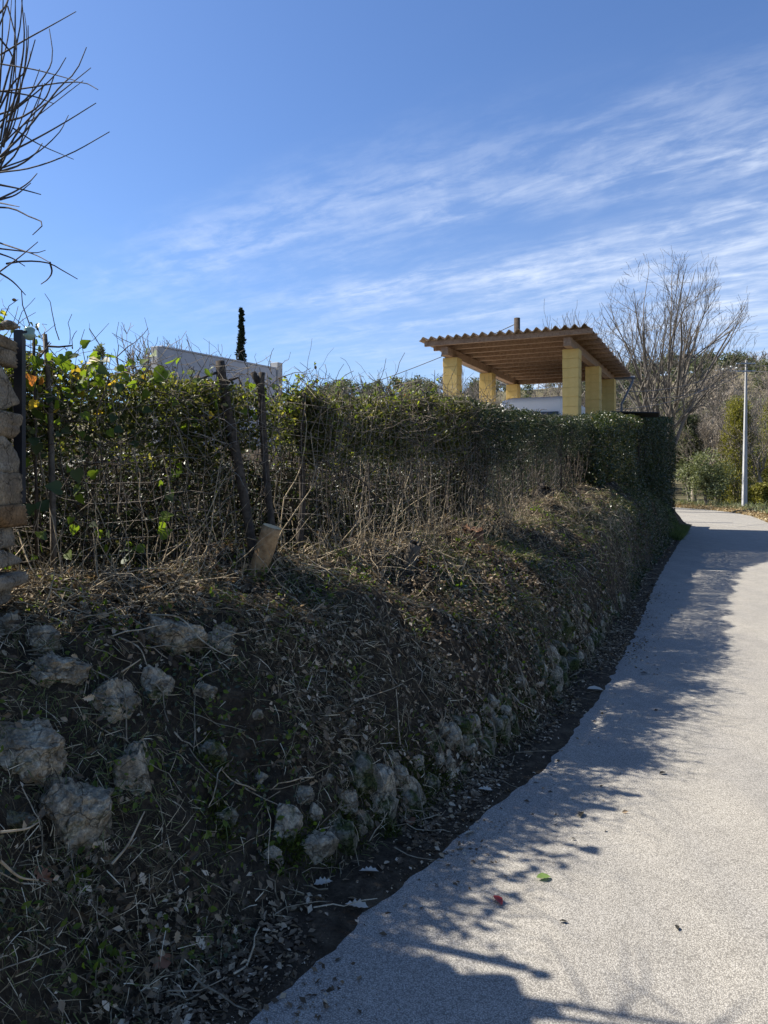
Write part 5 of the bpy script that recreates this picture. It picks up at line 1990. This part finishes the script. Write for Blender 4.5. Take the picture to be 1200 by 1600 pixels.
def build_litter():
    zero = lambda s: np.full_like(s, .16)
    hed = lambda s: np.minimum(uh(s) + .35, np.interp(s, [0, 13, 16, 22], [9, 9, 1.0, .4]))
    # straw and dry grass, mostly lying, thick near the camera
    parts, gparts = [], []
    for (n, s0, s1, w, l0, l1) in ((105000, -1.9, 4.2, .0026, .025, .13), (60000, 4.0, 9.5, .0036, .035, .14), (36000, 9.0, 20.5, .006, .05, .18)):
        s, u = bank_samples(n, s0, s1, zero, hed)
        patch = n2(s, u, 1.6, 3, 91)
        nearroad = sstep(.12, .55, u)
        keep = rng.random(n) < np.clip(.18 + 1.0 * (patch + .30), .06, 1) * (.10 + .90 * nearroad)
        keep &= clear_of_rocks(bank_point(s, u)) | (rng.random(n) < .06)
        s, u, patch = s[keep], u[keep], patch[keep]
        m = len(s)
        p = bank_point(s, u)
        nr = bank_normal(s, u)
        d = unit(rng.normal(size=(m, 3)) + np.array([0, -.1, -.35]))
        d = unit(d - nr * (d * nr).sum(1, keepdims=True) * .9 + nr * np.abs(rng.normal(size=(m, 1))) * .22)
        ln = rng.uniform(l0, l1, m) * rng.uniform(.5, 1.1, m)
        p = p + nr * (rng.random(m) ** 1.3 * .065)[:, None]
        wd = w * rng.uniform(.5, 1.3, m)
        gr = rng.random(m) < np.clip(.30 + .6 * n2(s, u, 1.1, 3, 95) + .30 * sstep(9, 18, s), .03, .8)
        parts.append(scatter(T_BLADE, p[~gr], d[~gr], unit(nr[~gr] + rng.normal(size=(np.sum(~gr), 3)) * .35), ln[~gr], wd[~gr]))
        gparts.append(scatter(T_BLADE, p[gr], d[gr], unit(nr[gr] + rng.normal(size=(np.sum(gr), 3)) * .35), ln[gr] * .9, wd[gr] * 1.2))
    tag(link('dry_grass', mesh_np('dry_grass', *join(parts)), M['straw']), 'dry cut grass and straw lying over the bank', 'dry grass', kind='stuff')
    tag(link('green_grass', mesh_np('green_grass', *join(gparts)), M['green_blade']), 'sparse green grass blades among the litter on the bank', 'grass', kind='stuff')
    # fallen leaves: oak leaves and crumbs
    parts = []
    for (n, s0, s1, T, l0, l1, pw) in ((6500, -1.8, 4.5, T_OAK, .025, .065, 1), (52000, -1.8, 5, T_DIAMOND, .010, .040, 1), (9000, -1.8, 5, T_OVAL, .012, .04, 1), (9000, 4.5, 11, T_OVAL, .018, .05, 1), (6000, 10.5, 21, T_OVAL, .025, .06, 1), (42000, 2.0, 11, T_DIAMOND, .014, .038, 1), (24000, -1.5, 12, T_DIAMOND, .003, .010, 2), (5000, -1.5, 11, T_DIAMOND, .012, .035, 2), (2600, -1.5, 9, T_OVAL, .01, .03, 1)):
        if pw == 2:
            s, u = bank_samples(n, s0, s1, lambda q: np.full_like(q, -.16), lambda q: np.full_like(q, .26))
            u = np.where(rng.random(n) < .5, np.maximum(u, .0), u)
            u = np.where(rng.random(n) < .12, -.1 - np.abs(rng.normal(size=n)) * .16, u)
        elif n == 2600:
            s, u = bank_samples(n, s0, s1, lambda q: np.full_like(q, .0), lambda q: np.full_like(q, .30))
        else:
            s, u = bank_samples(n, s0, s1, lambda q: np.full_like(q, .06), hed)
        m = len(s)
        keep = rng.random(m) < np.clip(.42 + 1.3 * n2(s, u, 1.5, 3, 97), .06, 1)
        keep &= clear_of_rocks(bank_point(s, u)) | (rng.random(m) < .06)
        s, u = s[keep], u[keep]
        m = len(s)
        nr = bank_normal(s, u)
        p = bank_point(s, u) + nr * (.002 + .055 * rng.random(m) ** 1.4)[:, None] * sstep(.1, .4, u)[:, None] + np.array([0, 0, .004])
        p[:, 2] = np.where(u < .06, np.maximum(p[:, 2], .004), p[:, 2])
        d = unit(rng.normal(size=(m, 3)))
        d = unit(d - nr * (d * nr).sum(1, keepdims=True) * .85)
        parts.append(scatter(T, p, d, unit(nr + rng.normal(size=(m, 3)) * .5), rng.uniform(l0, l1, m)))
    tag(link('leaf_litter', mesh_np('leaf_litter', *join(parts)), M['litter_leaf']), 'brown fallen leaves covering the bank and the roadside gutter', 'leaf litter', kind='stuff')
    # twigs lying about
    n = 2600
    s, u = bank_samples(n, -1.8, 12, lambda q: np.full_like(q, .12), hed)
    p = bank_point(s, u)
    nr = bank_normal(s, u)
    d = rng.normal(size=(n, 3))
    d = unit(d - nr * (d * nr).sum(1, keepdims=True) * .93)
    ln = rng.uniform(.06, .30, n)
    p = p + nr * rng.uniform(.01, .04, n)[:, None]
    hs, hu = [], []
    for (px, py, num, sp) in ((850, 790, 260, .35), (800, 830, 160, .3), (900, 800, 160, .3), (590, 870, 90, .16), (470, 900, 70, .15), (700, 900, 90, .2), (180, 950, 120, .25), (120, 930, 90, .2), (950, 830, 140, .4)):
        _, a, b = hit(px, py)
        hs.append(a + rng.normal(size=num) * sp)
        hu.append(np.clip(b + rng.normal(size=num) * sp * .5, .3, 2))
    s2, u2 = np.concatenate(hs), np.concatenate(hu)
    nr2 = bank_normal(s2, u2)
    p2 = bank_point(s2, u2) + nr2 * np.abs(rng.normal(size=(len(s2), 1))) * .05
    d2 = rng.normal(size=(len(s2), 3))
    d2 = unit(d2 - nr2 * (d2 * nr2).sum(1, keepdims=True) * .7)
    p, d, ln = np.vstack([p, p2]), np.vstack([d, d2]), np.r_[ln, rng.uniform(.1, .35, len(s2))]
    n = len(p)
    P = wander(p, p + d * ln[:, None], 5, .010)
    tag(link('twig_litter', mesh_np('twig_litter', *tubes(P, rng.uniform(.0012, .0042, n)[:, None] * np.linspace(1.1, .6, 5)[None], 3), True), M['litter_twig']), 'cut twigs and broken stems scattered over the bank', 'twigs', kind='stuff')
    # standing wiry stems at the hedge foot
    n = 420
    s = rng.uniform(-.6, 7, n)
    u = uh(s) - rng.uniform(.0, .28, n)
    p = bank_point(s, u)
    e = p + unit(rng.normal(size=(n, 3)) * .45 + (.0, 0, 1)) * rng.uniform(.1, .5, n)[:, None]
    P = wander(p, e, 6, .014)
    bend = (np.linspace(0, 1, 6) ** 2)[None, :, None] * rng.normal(size=(n, 1, 3)) * np.array([.1, .1, .03])
    tag(link('wiry_stems', mesh_np('wiry_stems', *tubes(P + bend, rng.uniform(.0012, .003, n)[:, None] * np.linspace(1.1, .5, 6)[None], 4), True), M['litter_twig']), 'wiry dead stems standing at the foot of the wire fence', 'stems', kind='stuff')
    # creeping ivy on the far part of the bank face
    n = 42000
    s, u = bank_samples(n, -1.5, 21, lambda q: np.full_like(q, .2), lambda q: np.minimum(uc(q) + .25, 1.2))
    keep = n2(s, u, 1.7, 3, 41) > .34 - .55 * sstep(6, 14, s)
    keep &= clear_of_rocks(bank_point(s, u))
    s, u = s[keep], u[keep]
    m = len(s)
    nr = bank_normal(s, u)
    tag(link('creeping_ivy', mesh_np('creeping_ivy', *scatter(T_DIAMOND, bank_point(s, u) + nr * rng.uniform(.01, .07, m)[:, None], unit(rng.normal(size=(m, 3)) + (0, 0, -.3)), unit(nr + rng.normal(size=(m, 3)) * .5), rng.uniform(.6, 1.2, m) * np.interp(s, [0, 8], [.024, .042]), rng.uniform(.6, 1.2, m) * np.interp(s, [0, 8], [.028, .05]))), M['ivy_leaf']), 'dark creeping ivy in patches over the face of the bank', 'ivy', kind='stuff')
    # small weeds: tufts of leaves
    parts = []
    ctr_s, ctr_u = bank_samples(680, -1.6, 11, lambda q: np.full_like(q, .3), hed)
    for a, b in zip(ctr_s, ctr_u):
        m = int(rng.integers(5, 16))
        s = a + rng.normal(size=m) * .035
        u = np.maximum(b + rng.normal(size=m) * .035, .1)
        nr = bank_normal(s, u)
        parts.append(scatter(T_OVAL, bank_point(s, u) + nr * rng.uniform(.01, .05, m)[:, None], unit(rng.normal(size=(m, 3)) + nr * .5), unit(nr + rng.normal(size=(m, 3)) * .4), rng.uniform(.012, .036, m)))
    # the brighter weeds on the sunlit top
    for (px, py, num, sp) in ((718, 862, 60, .06), (690, 900, 70, .08), (700, 915, 50, .06), (505, 945, 14, .03), (425, 915, 14, .04), (340, 950, 10, .04), (797, 905, 14, .03), (828, 937, 12, .03), (560, 900, 20, .05), (450, 990, 60, .08), (335, 1130, 30, .05), (470, 1140, 16, .04), (85, 1490, 14, .05), (140, 1510, 8, .05)):
        _, a, b = hit(px, py)
        s = a + rng.normal(size=num) * sp
        u = b + rng.normal(size=num) * sp
        nr = bank_normal(s, u)
        parts.append(scatter(T_OVAL, bank_point(s, u) + nr * rng.uniform(.01, .06, num)[:, None], unit(rng.normal(size=(num, 3)) + nr * .5), unit(nr + rng.normal(size=(num, 3)) * .4), rng.uniform(.015, .04, num)))
    tag(link('weeds', mesh_np('weeds', *join(parts)), M['vine_leaf']), 'small green weeds sprouting from the bank', 'weeds', kind='stuff')
    # moss cushions on the bank foot
    parts = []
    for (px, py, w) in ((885, 975, 60), (870, 1010, 50), (335, 1185, 46), (345, 1285, 46), (640, 1262, 44), (655, 1230, 40), (545, 1290, 40), (800, 1080, 36), (760, 1130, 36), (460, 1320, 36), (840, 1045, 30), (700, 1215, 30), (600, 1290, 40), (725, 1160, 40), (680, 1215, 40), (500, 1320, 44), (860, 1060, 34), (820, 1100, 34), (780, 1130, 34), (430, 1340, 40), (905, 1000, 30), (920, 970, 30), (620, 1180, 50), (560, 1230, 50)):
        p, a, b = hit(px, py)
        k = p[1] / F
        m = 420
        s = a + rng.normal(size=m) * w * k * .33
        u = np.maximum(b + rng.normal(size=m) * w * k * .3, .12)
        nr = bank_normal(s, u)
        parts.append(scatter(T_BLADE, bank_point(s, u) - nr * .004, unit(nr + rng.normal(size=(m, 3)) * .6), unit(rng.normal(size=(m, 3))), rng.uniform(.015, .04, m), rng.uniform(.004, .008, m)))
    tag(link('moss', mesh_np('moss', *join(parts)), M['moss_tuft']), 'cushions of olive moss at the foot of the bank', 'moss', kind='stuff')
    # grass at the far hedge foot
    n = 9000
    s = rng.uniform(19.5, 24.5, n)
    u = rng.uniform(-.05, .75, n) * np.interp(s, [19.5, 21, 24.5], [.4, 1, 1])
    p = bank_point(s, u)
    d = unit(rng.normal(size=(n, 3)) * .5 + (0, 0, 1))
    tag(link('verge_grass', mesh_np('verge_grass', *scatter(T_BLADE, p, d, rdir(n), rng.uniform(.08, .25, n), rng.uniform(.008, .014, n))), M['green_blade']), 'fresh green grass growing at the foot of the tall hedge', 'grass', kind='stuff')
    # leaves on the far verge
    n = 26000
    s = rng.uniform(26, 52, n)
    u = -2.8 - np.abs(rng.normal(size=n)) * .8
    x, y = su(s, u, (LANE, LANE_S, LANE_T))
    z = np.interp(-u, [2.78, 2.84, 2.95, 3.2, 3.6, 4.2, 5.2, 7, 9], [-.03, .012, .035, .06, .10, .16, .22, .1, -.25]) + .03
    tag(link('verge_leaves', mesh_np('verge_leaves', *scatter(T_DIAMOND, np.stack([x, y, z], -1), unit(rng.normal(size=(n, 3)) * (1, 1, .3)), unit(rng.normal(size=(n, 3)) * .5 + (0, 0, 1)), rng.uniform(.06, .14, n))), M['verge_leaf']), 'pale dry leaves strewn along the far verge', 'leaf litter', kind='stuff')
    n = 5000
    s = rng.uniform(24, 52, n)
    u = -3.3 - np.abs(rng.normal(size=n)) * 1.6
    x, y = su(s, u, (LANE, LANE_S, LANE_T))
    z = np.interp(-u, [2.78, 2.84, 2.95, 3.2, 3.6, 4.2, 5.2, 7, 9], [-.03, .012, .035, .06, .10, .16, .22, .1, -.25])
    tag(link('verge_plants', mesh_np('verge_plants', *scatter(T_BLADE, np.stack([x, y, z], -1), unit(rng.normal(size=(n, 3)) * .5 + (0, 0, 1)), rdir(n), rng.uniform(.1, .4, n), rng.uniform(.015, .03, n))), M['olive_leaf']), 'rough grass growing on the far verge', 'grass', kind='stuff')


build_litter()


def build_arching():
    """long dead stems arching from the hedge foot near the wall, told apart in the photograph"""
    root = empty('dead_canes', bank_point(np.array(.7), np.array(1.6)), 'long dead canes arching over the bank by the wall', 'canes')
    L_ = [[(28, 830, 3.5), (45, 880, 3.4), (75, 930, 3.3), (110, 965, 3.2)], [(20, 930, 3.3), (60, 965, 3.2), (110, 985, 3.15), (160, 1005, 3.1)], [(95, 930, 3.6), (160, 905, 3.6), (220, 890, 3.7), (270, 888, 3.8)],
          [(110, 970, 3.4), (150, 920, 3.5), (200, 900, 3.6), (250, 920, 3.6)], [(230, 960, 3.4), (280, 965, 3.3), (315, 1000, 3.2), (350, 1022, 3.15), (372, 1024, 3.1)], [(260, 880, 3.9), (275, 895, 3.9), (288, 885, 3.9), (300, 860, 4.0)],
          [(450, 978, 3.9), (480, 962, 3.9), (508, 940, 3.95)], [(170, 990, 3.2), (215, 1010, 3.05), (230, 1040, 3.0)], [(190, 1050, 2.95), (205, 1040, 2.95), (220, 1030, 2.98)], [(175, 1350, 2.3), (200, 1320, 2.35), (220, 1280, 2.4), (226, 1268, 2.42)],
          [(0, 1300, 2.05), (40, 1295, 2.1), (60, 1285, 2.15)], [(0, 1345, 2.0), (30, 1370, 2.05), (60, 1375, 2.1)], [(60, 700, 3.6), (75, 780, 3.6), (90, 850, 3.55), (100, 930, 3.5)], [(250, 690, 4.2), (265, 760, 4.2), (268, 830, 4.2), (250, 890, 4.1)],
          [(285, 760, 4.3), (262, 800, 4.25), (245, 850, 4.2), (240, 900, 4.1)], [(530, 850, 5.2), (560, 815, 5.2), (575, 790, 5.2)], [(690, 760, 6.5), (640, 790, 6.4), (600, 830, 6.3)], [(560, 925, 5.0), (595, 905, 5.1), (605, 880, 5.1)]]
    for c in L_:
        P = np.array([at(*q) for q in c])
        P = catmull(P, 5)
        r_ = np.linspace(.0042, .002, len(P))
        child('cane', mesh_np('cane', *tubes(P[None], r_[None], 5), True), M['litter_twig'], root)


build_arching()


def build_fallen():
    """single leaves and crumbs lying on the lane and in the gutter"""
    L_ = [(838, 1377, 20, 'fresh_leaf', T_OVAL, 'single green leaf lying on the sunlit lane'), (772, 1405, 20, 'red_leaf', T_OVAL, 'small red leaf lying at the edge of the shadow on the lane'), (906, 1280, 18, 'dark_leaf', T_OAK, 'dark curled oak leaf on the sunlit lane'),
          (538, 1420, 30, 'pale_leaf', T_OAK, 'larger pale oak leaf in the gutter nearest the camera'), (520, 1384, 24, 'pale_leaf', T_OAK, 'pale oak leaf just left of the larger one in the gutter'), (560, 1368, 26, 'pale_leaf', T_OAK, 'pale oak leaf beside a bundle of dead stems in the gutter'), (643, 1296, 26, 'brown_leaf', T_OVAL, 'curled reddish brown leaf in the gutter'),
          (725, 1307, 18, 'pale_leaf', T_OAK, 'pale leaf at the edge of the asphalt beyond the curled brown one'), (747, 1238, 18, 'pale_leaf', T_OAK, 'pale leaf in the gutter below the row of kerb stones'), (917, 1080, 22, 'pale_leaf', T_OVAL, 'pale stone-like leaf in the gutter further up the lane'), (235, 1512, 30, 'brown_leaf', T_OVAL, 'broad reddish leaf low on the bank at the bottom left'), (75, 1390, 34, 'brown_leaf', T_OAK, 'brown lobed leaf on the left of the bank below the largest boulder'),
          (1000, 1054, 10, 'dark_leaf', T_OVAL, 'tiny dark leaf on the lane in the shadow'), (892, 1313, 6, 'dark_leaf', T_OVAL, 'dark crumb on the sunlit lane below the oak leaf'), (1040, 1210, 10, 'dark_leaf', T_OVAL, 'dark speck of leaf out on the lane'), (873, 1443, 12, 'dark_leaf', T_DIAMOND, 'dark splinter lying on the lane below the green leaf'), (1057, 1449, 10, 'dark_leaf', T_OVAL, 'dark crumb on the open sunlit lane at right'), (1027, 917, 10, 'dark_leaf', T_OVAL, 'dark crumb on the lane in the far shade')]
    for (px, py, w, mt, T, lab) in L_:
        p, s, u = hit(px, py)
        if u < 0.02:
            nr = np.array([[0, 0, 1.0]])
            p[2] = .005
        else:
            nr = bank_normal(np.array([s]), np.array([u]))
            p = p + nr[0] * .02
        ln = w * p[1] / F * 1.25
        d = unit(rng.normal(size=(1, 3)) * (1, .5, .02) + (.5, 0, 0))
        v, f = scatter(T, np.zeros((1, 3)), d - nr * (d * nr).sum(), unit(nr + rng.normal(size=(1, 3)) * .15), [ln])
        v[:, 2] -= v[:, 2].min() if u < .02 else 0
        o = link('fallen_leaf', mesh_np('fallen_leaf', v, f, True), M[mt])
        o.location = p
        tag(o, lab, 'leaf', 'single leaves on the lane and gutter')


build_fallen()
